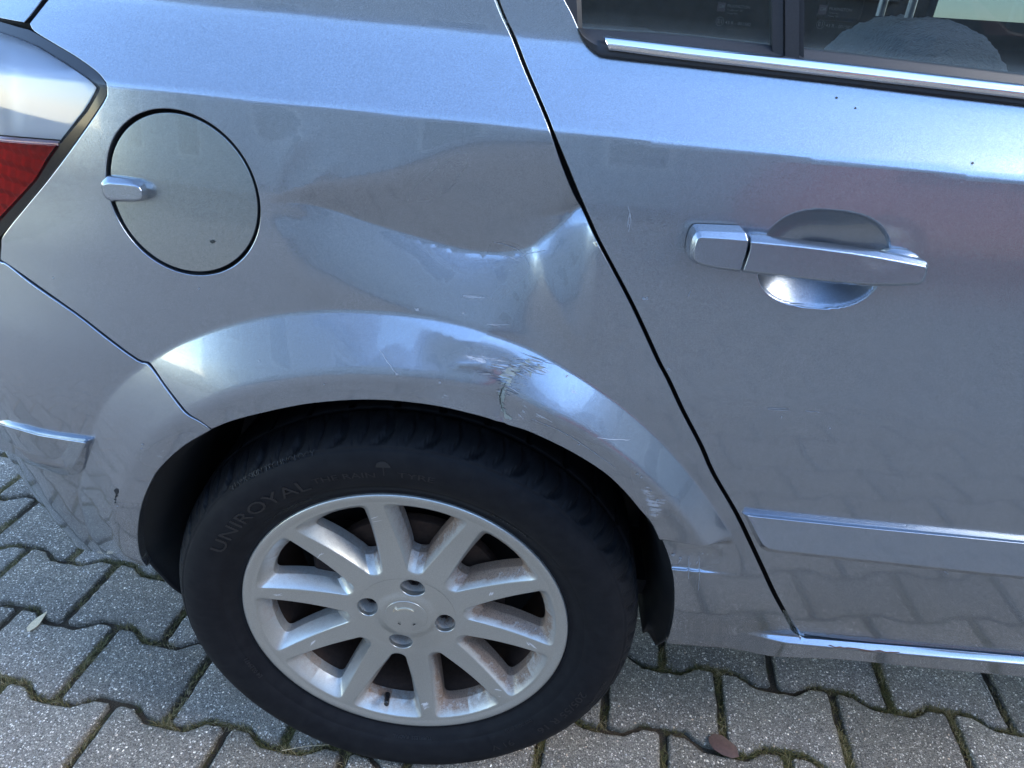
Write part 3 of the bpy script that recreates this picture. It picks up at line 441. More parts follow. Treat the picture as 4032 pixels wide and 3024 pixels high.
def panel(name, outline, S, m, parent, step=.004, holes=(), lines=(), hem=.014, roll=.0009, off=0.0, fine=(), hem_outer=True):
    loops = [np.array(outline)]+[np.array(h) for h in holes]
    if area2(loops[0]) < 0: loops[0] = loops[0][::-1]
    for i in range(1, len(loops)):
        if area2(loops[i]) > 0: loops[i] = loops[i][::-1]
    loops = [resample(l, step) for l in loops]
    lo = loops[0].min(0); hi = loops[0].max(0)
    gx = np.arange(lo[0]+step/2, hi[0], step); gz = np.arange(lo[1]+step/2, hi[1], step)
    G = np.stack(np.meshgrid(gx, gz), -1).reshape(-1, 2)
    G = G + RNG.uniform(-.04, .04, G.shape)*step
    ok = inside(G, loops[0]) & (dist_to_poly(G, loops[0]) > .55*step)
    for h in loops[1:]: ok &= ~inside(G, h) & (dist_to_poly(G, h) > .55*step)
    G = G[ok]
    for fp, fs in fine:
        fp = np.array(fp); l0, h0 = fp.min(0), fp.max(0)
        G2 = np.stack(np.meshgrid(np.arange(l0[0], h0[0], fs), np.arange(l0[1], h0[1], fs)), -1).reshape(-1, 2)
        k2 = inside(G2, fp) & inside(G2, loops[0]) & (dist_to_poly(G2, loops[0]) > .55*step)
        for h in loops[1:]: k2 &= ~inside(G2, h) & (dist_to_poly(G2, h) > .55*step)
        G = np.concatenate([G[~inside(G, fp)], G2[k2]])
    extra = []; cons = []
    for ln_ in lines:
        L = resample(ln_, step*.8, False)
        k = inside(L, loops[0]) & (dist_to_poly(L, loops[0]) > .6*step)
        for h in loops[1:]: k &= ~inside(L, h) & (dist_to_poly(L, h) > .6*step)
        if k.sum() < 2: continue
        g = dist_to_poly(G, L) if len(L) else None
        d2 = np.full(len(G), 1e9)
        for i in range(len(L)-1):
            a, b = L[i], L[i+1]; d = b-a; LL = d@d; s = np.clip(((G-a)@d)/LL, 0, 1); q = G-a-s[:, None]*d
            d2 = np.minimum(d2, (q*q).sum(1))
        G = G[d2 > (.45*step)**2]
        extra.append(L[k]); idx = np.where(k)[0]
        cons.append([(int(a), int(b)) for a, b in zip(range(len(idx)-1), range(1, len(idx))) if idx[b]-idx[a] == 1])
    verts = []; edges = []; base_i = 0
    for l in loops:
        n = len(l); verts.append(l); edges += [(base_i+i, base_i+(i+1) % n) for i in range(n)]; base_i += n
    for L, c in zip(extra, cons):
        verts.append(L); edges += [(base_i+a, base_i+b) for a, b in c]; base_i += len(L)
    verts.append(G); A = np.concatenate(verts)
    vo, ed, fa, ov, oe, of = delaunay_2d_cdt([Vector(p) for p in A], edges, [], 0, 1e-7, True)
    V2 = np.array([(v.x, v.y) for v in vo]); F = np.array([f for f in fa if len(f) == 3])
    cen = V2[F].mean(1); k = inside(cen, loops[0])
    for h in loops[1:]: k &= ~inside(cen, h)
    F = F[k]
    # counter-clockwise in (x,z) looks from -y: keep that winding (normal -y)
    a = V2[F]; ar = (a[:, 1, 0]-a[:, 0, 0])*(a[:, 2, 1]-a[:, 0, 1])-(a[:, 2, 0]-a[:, 0, 0])*(a[:, 1, 1]-a[:, 0, 1])
    F = np.where((ar > 0)[:, None], F, F[:, ::-1])
    x, z = V2[:, 0], V2[:, 1]; y = S(x, z)+off
    V = np.stack([x, y, z], 1); N = surf_normal(S, x, z)
    Vs = [V]; Ns = [N]; faces = [tuple(f) for f in F]; cnt = len(V)
    if hem:
        new_of = {}
        for i, src in enumerate(ov):
            for s_ in src: new_of[s_] = i
        b0 = 0
        for li, l in enumerate(loops):
            n = len(l); ids = [new_of[b0+i] for i in range(n)]; b0 += n
            if li == 0 and not hem_outer: continue
            P = V2[ids]; e = np.roll(P, -1, 0)-np.roll(P, 1, 0); o = np.stack([e[:, 1], -e[:, 0]], 1)
            o /= np.maximum(np.linalg.norm(o, axis=1), 1e-9)[:, None]
            O3 = np.stack([o[:, 0], np.zeros(n), o[:, 1]], 1); base3 = V[ids]; n3 = N[ids]
            rows = [ids]
            for a_, b_, w in ((.55, .12, .45), (.9, .5, .8), (1.0, 1.2, 1.0)):
                p = base3+O3*roll*a_+np.array([0, 1, 0])*roll*b_
                nn = n3*(1-w)+O3*w; nn /= np.linalg.norm(nn, axis=1)[:, None]
                Vs.append(p); Ns.append(nn); rows.append(list(range(cnt, cnt+n))); cnt += n
            p = base3+O3*roll+np.array([0, 1, 0])*hem; Vs.append(p); Ns.append(O3); rows.append(list(range(cnt, cnt+n))); cnt += n
            for r0, r1 in zip(rows[:-1], rows[1:]):
                for i in range(n):
                    j = (i+1) % n; faces.append((r0[i], r1[i], r1[j], r0[j]))
    o = mesh_obj(name, np.concatenate(Vs), faces, m, parent, True, None, np.concatenate(Ns))
    return o
def prism(name, rings, m, parent, cap=True, capback=False, sharp=30, bevel=0):
    """rings: lists of 3D points with equal counts from back to front"""
    V = [p for r in rings for p in r]; n = len(rings[0]); F = []
    P = [(p[0], p[2]) for p in rings[0]]; flip = area2(P) < 0
    for k in range(len(rings)-1):
        for i in range(n):
            j = (i+1) % n; q = (k*n+i, k*n+j, (k+1)*n+j, (k+1)*n+i); F.append(q[::-1] if flip else q)
    if cap:
        f = tuple(range((len(rings)-1)*n, len(rings)*n)); F.append(f[::-1] if flip else f)
    if capback:
        f = tuple(range(n)); F.append(f if flip else f[::-1])
    o = mesh_obj(name, V, F, m, parent, True, sharp if not bevel else None)
    if bevel:
        b = o.modifiers.new('edge', 'BEVEL'); b.width = bevel; b.segments = 3; b.limit_method = 'ANGLE'; b.angle_limit = math.radians(18); b.harden_normals = True
    return o
def ribbon(name, A, B, prof, m, parent, sub=3, sharp=40):
    """sweep: A,B are 3D polylines; prof is [(t, dy)] from A to B"""
    A = spline_closed_open(A, sub); B = spline_closed_open(B, sub); n = len(A); V = []; F = []
    for t, dy in prof:
        for a, b in zip(A, B): V.append(a+(b-a)*t+np.array([0, dy, 0]))
    for k in range(len(prof)-1):
        for i in range(n-1): F.append((k*n+i, k*n+i+1, (k+1)*n+i+1, (k+1)*n+i))
    # end caps
    for i, fl in ((0, True), (n-1, False)):
        f = tuple(k*n+i for k in range(len(prof))); F.append(f if not fl else f[::-1])
    return mesh_obj(name, V, F, m, parent, True, sharp)
def lathe(name, prof, m, parent, n=128, th0=0, th1=360, sharp=35, cx=AX, cz=AZ, flip=False):
    """prof: (r, y) pairs; axis along y through the hub"""
    V = []; F = []; full = abs(th1-th0-360) < 1e-6; nn = n if full else n+1
    for r, y in prof:
        for i in range(nn):
            t = math.radians(th0+(th1-th0)*i/n); V.append((cx+r*math.cos(t), y, cz+r*math.sin(t)))
    for k in range(len(prof)-1):
        for i in range(n):
            j = (i+1) % nn; q = (k*nn+i, k*nn+j, (k+1)*nn+j, (k+1)*nn+i); F.append(q if flip else q[::-1])
    return mesh_obj(name, V, F, m, parent, True, sharp)
# ================================================================== THE PAVEMENT
PHI, U0, V0, H, L = -0.10642, 0.39900, -0.26937, 0.14023, 0.20
UX = np.array([math.cos(PHI), math.sin(PHI)]); VX = np.array([math.sin(PHI), -math.cos(PHI)])
def lat(u, v): return UX*(U0+u)+VX*(V0+v)
AMP = .0112
def make_outline(gap, n_arc=1):
    """interlocking double-T stone about (0,0): heads at both ends, waist in the middle"""
    hl = L/2-gap; w = H/2
    half = [(-hl, w+AMP-gap+.0012), (-hl+.030, w+AMP-gap), (-.034, w-AMP-gap*.55), (.034, w-AMP-gap*.55), (hl-.030, w+AMP-gap), (hl, w+AMP-gap+.0012)]
    pts = half+[(-a, -b) for a, b in half]
    return pts
def stone_mesh(seed, fine=True):
    r = random.Random(seed)
    P = make_outline(.0058)
    # chamfered corners
    Q = []
    n = len(P)
    for i in range(n):
        a = np.array(P[i-1]); b = np.array(P[i]); c = np.array(P[(i+1) % n])
        u = (a-b)/np.linalg.norm(a-b); v = (c-b)/np.linalg.norm(c-b)
        k = .006 if i in (0, 5, 6, 11) else .0045
        Q += [b+u*k, b+v*k] if i in (0, 5, 6, 11) else [b]
    Q = np.array(Q)
    if fine: Q = resample(Q, .011)
    Q = np.array([q+np.array([r.uniform(-.0011, .0011), r.uniform(-.0011, .0011)]) for q in Q])
    if area2(Q) < 0: Q = Q[::-1]
    n = len(Q); e = np.roll(Q, -1, 0)-np.roll(Q, 1, 0); o = np.stack([e[:, 1], -e[:, 0]], 1); o /= np.linalg.norm(o, axis=1)[:, None]
    rings = [(Q-o*.0062, 0.0, 0.0), (Q-o*.0032, -.0008, .45), (Q-o*.0010, -.0036, 1.0), (Q+o*.0004, -.03, 1.0)]
    V = []; A = []
    for R_, z, at in rings:
        for p in R_: V.append((p[0], p[1], z+(r.uniform(-.0005, .0005) if z > -.01 else 0))); A.append(at)
    F = [tuple(range(n))]
    for k in range(3):
        for i in range(n): j = (i+1) % n; F.append((k*n+i, (k+1)*n+i, (k+1)*n+j, k*n+j))
    me = bpy.data.meshes.new('paver'); me.from_pydata(V, [], F); me.update()
    me.polygons.foreach_set('use_smooth', [True]*len(me.polygons)); me.set_sharp_from_angle(angle=math.radians(50))
    at = me.attributes.new('edge', 'FLOAT', 'POINT'); at.data.foreach_set('value', A)
    me.materials.append(PAVER); return me
pavement = mesh_obj('pavement', [(-40, -40, -.0095), (40, -40, -.0095), (40, 40, -.0095), (-40, 40, -.0095)], [(0, 1, 2, 3)], SOIL)
tag(pavement, kind='structure')
stones = [stone_mesh(s) for s in range(8)]; plain = [stone_mesh(s, False) for s in range(8)]
rotm = math.atan2(UX[1], UX[0])
def in_view(x, y):
    # the part of the ground the photograph can show, with a margin
    return -1.4 < x < 1.2 and -.2 < y < 1.0
far_V = []; far_F = []; far_A = []; near_n = 0; joints = []
baseA = np.array([d.value for d in plain[0].attributes['edge'].data])
baseV = [np.array([tuple(v.co) for v in s.vertices]) for s in plain]
baseF = [tuple(p.vertices) for p in plain[0].polygons]; nst = len(baseV[0])
for row in range(-75, 60):
    for col in range(-40, 45):
        # joints of row r (between zigzag r and r+1) sit at u = (odd or even) * L/2
        par = 1 if row % 2 == 0 else 0
        u = (col+.5)*L+par*L/2; v = (row+.5)*H
        c = lat(u, v)
        if not (-6 < c[0] < 6.5 and -7 < c[1] < 5.5): continue
        k = random.randrange(8); flip = random.random() < .5
        zz = random.uniform(-.0022, .0012); tx = random.uniform(-.006, .006); ty = random.uniform(-.008, .008)
        if in_view(c[0], c[1]):
            o = bpy.data.objects.new('paver', stones[k]); o.location = (c[0], c[1], zz)
            o.rotation_euler = (tx, ty, rotm+(math.pi if flip else 0)+random.uniform(-.006, .006)); link(o, pavement); near_n += 1
            joints.append((u, v))
        else:
            ca, sa = math.cos(rotm), math.sin(rotm); B = baseV[k]
            X = B[:, 0]*ca-B[:, 1]*sa+c[0]; Y = B[:, 0]*sa+B[:, 1]*ca+c[1]
            b0 = len(far_V)*nst
            far_V.append(np.stack([X, Y, B[:, 2]+zz+B[:, 0]*tx+B[:, 1]*ty], 1)); far_F += [tuple(i+b0 for i in f) for f in baseF]
far = mesh_obj('outlying_pavers', np.concatenate(far_V), far_F, PAVER, pavement, True, 50); tag(far, kind='stuff')
print('pavers near', near_n, 'far', len(far_V))
# moss and dry blades in the joints, one object
def zig(u, k):
    """v offset of zigzag k at u, along the row"""
    ph = ((u/L)+(.5 if k % 2 == 0 else 0)) % 1.0     # 0 at a joint of the row below
    d = min(ph, 1-ph)*L
    if d < .034: s = 1
    elif d > L/2-.034: s = -1
    else: s = 1-2*(d-.034)/(L/2-.068)
    return -AMP*s
mV = []; mF = []; mT = []
def blade(x, y, z, h, w, az, lean, tone):
    b0 = len(mV); dx, dy = math.cos(az), math.sin(az); px, py = -dy*w/2, dx*w/2
    for t, ww in ((0, 1), (.5, .8), (1, .15)):
        r = lean*h*t*t; zz = z+h*t*(1-.35*lean*t)
        mV.append((x+dx*r+px*ww, y+dy*r+py*ww, zz)); mV.append((x+dx*r-px*ww, y+dy*r-py*ww, zz)); mT.extend([tone, tone])
    mF.append((b0, b0+1, b0+3, b0+2)); mF.append((b0+2, b0+3, b0+5, b0+4))
from mathutils import noise as mn
def tuft(x, y, wid):
    p = mn.noise(Vector((x*9.0, y*9.0, .3)))+.55*mn.noise(Vector((x*31.0, y*31.0, 5.0)))
    if p < -.24: return
    dens = min(1.0, (p+.24)*1.8)
    for _ in range(int(2+dens*9)):
        a = random.uniform(0, 6.283); r = random.uniform(0, wid)
        hh = random.uniform(.003, .0085)*(1+.9*dens*random.random()); tone = min(1, max(0, random.gauss(.42-.5*mn.noise(Vector((x*14, y*14, 9))), .22)))
        blade(x+r*math.cos(a), y+r*math.sin(a), -.0075, hh+.003, random.uniform(.0006, .0012), random.uniform(0, 6.283), random.uniform(.3, 1.7), tone)
for row in range(-12, 9):
    par = 1 if row % 2 == 0 else 0
    for col in range(-9, 8):
        ju = col*L+par*L/2
        c = lat(ju, (row+.5)*H)
        if in_view(c[0], c[1]) and c[1] < .75:
            for t in np.arange(-.5, .5, .018):
                q = lat(ju+random.gauss(0, .0022), (row+.5)*H+t*(H+2*AMP)); tuft(q[0], q[1], .0045)
for k in range(-12, 10):
    for u in np.arange(-1.6, 1.6, .0042):
        q = lat(u, k*H+zig(u, k if True else 0)+random.gauss(0, .0016))
        if in_view(q[0], q[1]) and q[1] < .75: tuft(q[0], q[1], .0036)
moss = mesh_obj('moss', mV, mF, MOSS, None, False)
at = moss.data.attributes.new('tone', 'FLOAT', 'POINT'); at.data.foreach_set('value', mT)
tag(moss, 'olive green and straw coloured moss growing along the joints between the grey pavers', 'moss', kind='stuff')
print('moss blades', len(mF)//2)
# ------------------------------------------------------------------ small debris
SEED = simple('dry_seed_wing', (.62, .47, .28), .6, bump=(300, .4, .0004))
def leaf(name, pts, z, m, rib=.001):
    n = len(pts); c = np.mean(np.array(pts), 0); V = [(c[0], c[1], z+rib)]+[(p[0], p[1], z+(.0012 if i % 2 else 0)) for i, p in enumerate(pts)]
    V += [(v[0], v[1], v[2]-.0007) for v in V]; F = [(0, i+1, (i+1) % n+1) for i in range(n)]+[(n+1, n+1+(i+1) % n+1, n+1+i+1) for i in range(n)]
    F += [(i+1, n+1+i+1, n+1+(i+1) % n+1, (i+1) % n+1) for i in range(n)]
    return mesh_obj(name, V, F, m, None, True, 50)
def frame2(a, b):
    a, b = np.array(a), np.array(b); d = b-a; return a, d, np.array([-d[1], d[0]])
a, d, w = frame2((-.729, .167), (-.724, .214))
sd_ = leaf('maple_seed', [a+d*t+w*s for t, s in ((0, 0), (.1, -.13), (.35, -.17), (.6, -.13), (.8, -.06), (1, 0), (.85, .07), (.6, .14), (.35, .19), (.12, .14))], .003, SEED)
tag(sd_, 'pale winged maple seed lying on a grey paver left of the tyre', 'seed')
a, d, w = frame2((.4834, .0862), (.5245, .0568))
LEAF = simple('brown_leaf', (.105, .055, .042), .6, bump=(180, .6, .001))
lf = leaf('dead_leaf', [a+d*t+w*s for t, s in ((0, 0), (.08, .22), (.3, .36), (.55, .33), (.85, .30), (1.05, .02), (.9, -.16), (.6, -.28), (.3, -.27), (.1, -.16))], .004, LEAF, .005)
tag(lf, 'crumpled reddish brown dead leaf in a paver joint below the door', 'leaf')
TWIG = simple('straw', (.42, .26, .13), .7)
def twig(name, a, b, r, lab, m=TWIG, z=.002):
    a, b = np.array([*a, z]), np.array([*b, z+.002]); d = b-a; V = []; F = []
    n = np.array([-d[1], d[0], 0]); n /= np.linalg.norm(n)
    for k in range(6):
        t = k/5; c = a+d*t+n*.06*np.linalg.norm(d)*math.sin(t*4.1); rr = r*(1-.5*t)
        for j in range(5): an = j*2*math.pi/5; V.append(c+n*rr*math.cos(an)+np.array([0, 0, rr*math.sin(an)]))
    for k in range(5):
        for j in range(5): F.append((k*5+j, k*5+(j+1) % 5, (k+1)*5+(j+1) % 5, (k+1)*5+j))
    o = mesh_obj(name, V, F, m); tag(o, lab, 'twig'); return o
twig('dry_straw', (.300, .285), (.318, .215), .0012, 'orange brown splinter of straw in the joint below the front of the tyre')
twig('grass_stalk', (-.20, -.005), (-.02, .010), .0005, 'thin pale dry grass stalk lying on a paver at the bottom edge left of centre', SEED)
# ================================================================== THE CAR
car = empty('parked_car', (0, 0, 0))
tag(car, 'silver blue hatchback with a dented rear wing and scuffed wheel arch, parked on grey pavers', 'car')
ring = lambda r_tab, t_tab, a, b, f=1.0: [(AX+np.interp(t, t_tab, r_tab)*f*math.cos(math.radians(t)), AZ+np.interp(t, t_tab, r_tab)*f*math.sin(math.radians(t))) for t in np.arange(a, b+.1, 1.0)]
def band(t, a=24, b=176):
    out = []
    for d in np.arange(a, b+.1, .6):
        ro_, rm__ = np.interp(d, RO_T, RO_R), np.interp(d, RM_T, RM_R); r = ro_-t*(ro_-rm__)
        out.append((AX+r*math.cos(math.radians(d)), AZ+r*math.sin(math.radians(d))))
    return out
flare_lines = [band(t) for t in (-.05, .0, .05, .85, .95, 1.05, 1.15)]
cr_line = [(x, float(zcrease(x))) for x in np.arange(-.42, 1.0, .01)]
FX, FZ, FR, FRI = FUEL
hole = [(FX+FR*math.cos(t), FZ+FR*math.sin(t)) for t in np.linspace(0, 2*math.pi, 120, endpoint=False)]
wing = panel('rear_wing', round_poly(quarter, 40), S_quarter, PAINT, car, .0036, [hole], flare_lines+[cr_line]+[[(x, SILL_A+SILL_B*x+d) for x in np.arange(.42, 1.1, .01)] for d in (.001, -.002, -.005, -.008)]+[list(zip(*DENT[1])), [(a, b-.0016) for a, b in zip(*DENT[1])], [(a, b+.0016) for a, b in zip(*DENT[1])]])
wing['label'] = 'dented and scraped rear wing'
cupring = lambda s: [(HCUP[0]+HCUP[2]*s*abs(math.cos(t))**(2/2.6)*math.copysign(1, math.cos(t)), HCUP[1]+HCUP[3]*s*abs(math.sin(t))**(2/2.4)*math.copysign(1, math.sin(t))+math.sin(HCUP[4])*HCUP[2]*s*math.cos(t)) for t in np.linspace(0, 2*math.pi, 220)]
panel('rear_door', round_poly(door, 40), S_door, PAINT, car, .0045, [], [cr_line], fine=[(cupring(1.12), .0016)])
panel('rear_bumper', round_poly(bumper, 40), S_bumper, PAINT, car, .0045, [], flare_lines, roll=.0016)
panel('tailgate', tailgate, lambda x, z: base(x, z)+.002, PAINT, car, .008)
# fuel filler door
disc = [(FX+FRI*math.cos(t), FZ+FRI*math.sin(t)) for t in np.linspace(0, 2*math.pi, 120, endpoint=False)]
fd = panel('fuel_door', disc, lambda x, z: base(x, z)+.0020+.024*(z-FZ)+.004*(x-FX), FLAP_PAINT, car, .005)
cup_prof = [(FR+.003, .0), (FR+.003, .020), (.02, .024), (.0, .024)]
fy = float(base(np.array([FX]), np.array([FZ]))[0])
def ring_on(S, cx, cz, prof, n=120):
    V = []; F = []
    for r, dy in prof:
        for i in range(n):
            t = 2*math.pi*i/n; x = cx+r*math.cos(t); z = cz+r*math.sin(t); V.append((x, float(S(np.array([x]), np.array([z]))[0])+dy, z))
    for k in range(len(prof)-1):
        for i in range(n): j = (i+1) % n; F.append((k*n+i, k*n+j, (k+1)*n+j, (k+1)*n+i)[::-1])
    return V, F
V, F = ring_on(base, FX, FZ, [(FR+.0005, .002), (FR+.0005, .014), (FRI-.008, .014)]); mesh_obj('fuel_gap_seal', V, F, SEAL, car)
def dy_(P, d): return [(p[0], p[1]+d, p[2]) for p in P]
prism('finger_tab', [dy_(fuel_tab, .012), fuel_tab, fuel_tab_face], PAINT, fd, bevel=.0014)
# tail lamp
LAMPBLACK = simple('lamp_surround', (.008, .009, .010), .16, coat=.5)
def flat_panel(name, poly, off, m, parent, step=.008, holes=(), hem=.010, S=base): return panel(name, poly, lambda x, z: S(x, z)+off, m, parent, step, holes, (), hem)
lamp = flat_panel('tail_lamp', round_poly(lamp_outer, 60), .0015, LAMPBLACK, car, .008, [round_poly(lamp_lens, 35)])
def make_lens(name, col, alpha):
    p = Nd(name); tr = p.new('ShaderNodeBsdfTransparent'); tr.inputs[0].default_value = (*col, 1)
    gl = p.new('ShaderNodeBsdfGlossy'); gl.inputs['Roughness'].default_value = .03; gl.inputs['Color'].default_value = (.95, .97, 1, 1)
    fr = p.new('ShaderNodeFresnel'); fr.inputs['IOR'].default_value = 1.52
    mx = p.new('ShaderNodeMixShader'); p.l.new(p.math('ADD', fr.outputs[0], alpha), mx.inputs[0]); p.l.new(tr.outputs[0], mx.inputs[1]); p.l.new(gl.outputs[0], mx.inputs[2])
    p.l.new(mx.outputs[0], p.out.inputs[0]); return p.m
CLEAR = make_lens('clear_lens', (.93, .95, .98), .02); REDL = make_lens('red_lens', (.80, .03, .035), .015)
flat_panel('clear_lens', lamp_clear, -.0015, CLEAR, lamp, .006); flat_panel('red_lens', lamp_red, -.0015, REDL, lamp, .006)
p = Nd('lamp_reflector'); p.set(Base_Color=(.72, .75, .80, 1), Metallic=.55, Roughness=.30, Coat_Weight=.5); REFL = p.m
flat_panel('reflector', lamp_clear, .013, REFL, lamp, .010, (), 0)
def ribs(x, z): return base(x, z)+.010+.0045*np.abs(((z+.12*x)*130) % 2-1)+.0022*np.abs((x*180) % 2-1)
p = Nd('red_reflector'); p.set(Base_Color=(.75, .10, .09, 1), Metallic=.3, Roughness=.3); 
n = panel('ribbed_reflector', lamp_red, ribs, p.m, lamp, .0022, (), (), 0)
p = Nd('lamp_rim'); p.set(Base_Color=(.55, .35, .38, 1), Metallic=.4, Roughness=.25)
ribbon('divider_rib', [(x, float(base(np.array([x]), np.array([z]))[0])+.001, z) for x, z in (lamp_clear[-1], lamp_clear[-2], lamp_clear[-3], lamp_clear[-4])],
       [(x, float(base(np.array([x]), np.array([z-.0035]))[0])+.001, z-.0035) for x, z in (lamp_clear[-1], lamp_clear[-2], lamp_clear[-3], lamp_clear[-4])], [(0, .006), (.2, 0), (.8, 0), (1, .006)], p.m, lamp)
# bumper moulding, door moulding
def on(S, P, d): P = np.array(P); return [(a, float(S(np.array([a]), np.array([b]))[0])+d, b) for a, b in P]
prism('bumper_moulding', [on(S_bumper, bumper_strip, .004), on(S_bumper, bumper_strip, -.002), on(S_bumper, bumper_strip_face, -.0065)], PAINT, car, bevel=.0012)
def strip(name, top, ftop, fbot, bot, m, parent, lead=True):
    rings = [spline_closed_open(q, 4) for q in (dy_(top, .006), top, ftop, fbot, bot, dy_(bot, .006))]
    n = len(rings[0]); V = [p for r in rings for p in r]; F = []
    for k in range(5):
        for i in range(n-1): F.append((k*n+i, (k+1)*n+i, (k+1)*n+i+1, k*n+i+1))
    F.append(tuple(k*n for k in range(6))[::-1])
    o = mesh_obj(name, V, F, m, parent, True)
    b = o.modifiers.new('edge', 'BEVEL'); b.width = .0016; b.segments = 3; b.limit_method = 'ANGLE'; b.angle_limit = math.radians(20); b.harden_normals = True
    return o
strip('door_moulding', mould_top, mould_ftop, mould_fbot, mould_bot, PAINT, car)
# door handle
HB = lambda P, d: [(p_[0], p_[1]+d, p_[2]) for p_ in P]
hd = prism('door_handle', [HB(grip_o, .009), grip_o, grip_f], PAINT, car, capback=True, bevel=.0018)
prism('key_cover', [HB(cap_o, .020), HB(cap_o, .0), cap_f], PAINT, hd, bevel=.0018)
def blob(name, c, s, m, parent, e=2.5, nu=28, nv=16):
    V = []; F = []
    sp = lambda v, k: math.copysign(abs(v)**k, v)
    for i in range(nv+1):
        ph = -math.pi/2+math.pi*i/nv
        for j in range(nu):
            t = 2*math.pi*j/nu
            V.append((c[0]+s[0]*sp(math.cos(ph), 2/e)*sp(math.cos(t), 2/e), c[1]+s[1]*sp(math.cos(ph), 2/e)*sp(math.sin(t), 2/e), c[2]+s[2]*sp(math.sin(ph), 2/e)))
    for i in range(nv):
        for j in range(nu): k = (j+1) % nu; F.append((i*nu+j, i*nu+k, (i+1)*nu+k, (i+1)*nu+j))
    return mesh_obj(name, V, F, m, parent)
gy = lambda x, z: float(base(np.array([x]), np.array([z]))[0])
g0 = np.mean(np.array(grip_o), 0)
for t_ in (0, 1):
    xs = [q[0] for q in grip_o]; x_ = min(xs)+.016 if t_ == 0 else max(xs)-.020
    zz = np.mean([q[2] for q in grip_o if abs(q[0]-x_) < .035])
    blob('handle_mount', (x_, gy(x_, zz)-.006, zz+.002), (.016 if t_ == 0 else .020, .014, .012), PAINT, hd)
# window trim: rubber, chrome, glass, pillar strip
ribbon('window_seal', seal_low, seal_top, [(0, .010), (0, .0), (.10, -.0045), (.35, -.006), (.5, -.0045), (.62, .0005), (.92, .003), (1, .006), (1.0, .02)], SEAL, car)
ct, cb = chrome_top, chrome_bot
ribbon('chrome_strip', ct, cb, [(0, .007), (.02, .003), (.10, .0002), (.28, -.0018), (.5, -.0026), (.72, -.0018), (.90, .0004), (.98, .003), (1, .007)], CHROME, car, sharp=80)
def GS(x, z): return .0245+(z-1.02)*.10+.012*np.maximum(0, x-.5)**2
p = Nd('window_glass'); tr = p.new('ShaderNodeBsdfTransparent'); tr.inputs[0].default_value = (.34, .40, .44, 1)
gl = p.new('ShaderNodeBsdfGlossy'); gl.inputs['Roughness'].default_value = .012; gl.inputs['Color'].default_value = (.95, 1, .99, 1)
fr = p.new('ShaderNodeFresnel'); fr.inputs['IOR'].default_value = 1.5
df = p.new('ShaderNodeBsdfDiffuse'); df.inputs[0].default_value = (.35, .40, .40, 1)
m1 = p.new('ShaderNodeMixShader'); m2 = p.new('ShaderNodeMixShader')
dn = p.ramp(p.noise(60, 6, .75).outputs[0], [(.45, (.002,)*3), (.62, (.012,)*3), (.8, (.06,)*3)])
sepz = p.new('ShaderNodeSeparateXYZ'); p.l.new(p.co(), sepz.inputs[0])
low = p.ramp(p.math('MULTIPLY', p.math('SUBTRACT', sepz.outputs[2], p.math('SUBTRACT', 1.034, p.math('MULTIPLY', sepz.outputs[0], .030))), 60), [(0, (.22,)*3), (.45, (.05,)*3), (1, (0,)*3)])
p.l.new(p.math('ADD', dn, low), m1.inputs[0]); p.l.new(tr.outputs[0], m1.inputs[1]); p.l.new(df.outputs[0], m1.inputs[2])
p.l.new(fr.outputs[0], m2.inputs[0]); p.l.new(m1.outputs[0], m2.inputs[1]); p.l.new(gl.outputs[0], m2.inputs[2]); p.l.new(m2.outputs[0], p.out.inputs[0])
GLASS = p.m
def quad_sheet(name, x0a, x0b, x1a, x1b, z0, z1, S, m, parent, nx=24, nz=10):
    V = []; F = []
    for j in range(nz+1):
        t = j/nz
        for i in range(nx+1):
            s = i/nx; z = z0+(z1-z0)*t; x = (x0a+(x0b-x0a)*t)*(1-s)+(x1a+(x1b-x1a)*t)*s; V.append((x, float(S(x, z)), z))
    for j in range(nz):
        for i in range(nx): a = j*(nx+1)+i; F.append((a, a+1, a+nx+2, a+nx+1))
    return mesh_obj(name, V, F, m, parent)
quarter_glass = quad_sheet('quarter_glass', .165, .055, .3275, .286, 1.018, 1.20, GS, GLASS, car)
main_glass = quad_sheet('door_glass', .3505, .312, 1.05, .98, 1.000, 1.20, GS, GLASS, car)
# upright divider between the two panes
def GSo(d): return lambda x, z: GS(x, z)+d
V = []; F = []
for z, xl, xr in ((1.018, .3270, .3520), (1.20, .2860, .3110)):
    for x, d in ((xl-.001, .006), (xl-.001, -.004), (xl+.0075, -.0048), (xl+.0080, -.0030), (xl+.0088, -.0030), (xl+.0092, -.0062), (xr-.0045, -.0066), (xr-.004, -.0040), (xr, -.0050), (xr, .006)):
        V.append((x, float(GS(x, z))+d, z))
for i in range(9): F.append((i, i+1, 11+i, 10+i))
mesh_obj('window_divider', V, F, SEAL, car, True, 30)
V = []; F = []
for z, xe in ((1.018, .142), (1.075, .1335), (1.20, .052)):
    for x, d in ((xe+.008, .0), (xe+.008, -.006), (xe+.020, -.004), (xe+.024, .0), (xe+.024, .012)): V.append((x, float(GS(x, z))+d, z))
for k in range(2):
    for i in range(4): F.append((k*5+i, k*5+i+1, k*5+6+i, k*5+5+i))
mesh_obj('rear_window_seal', V, F, SEAL, car, True, 30)
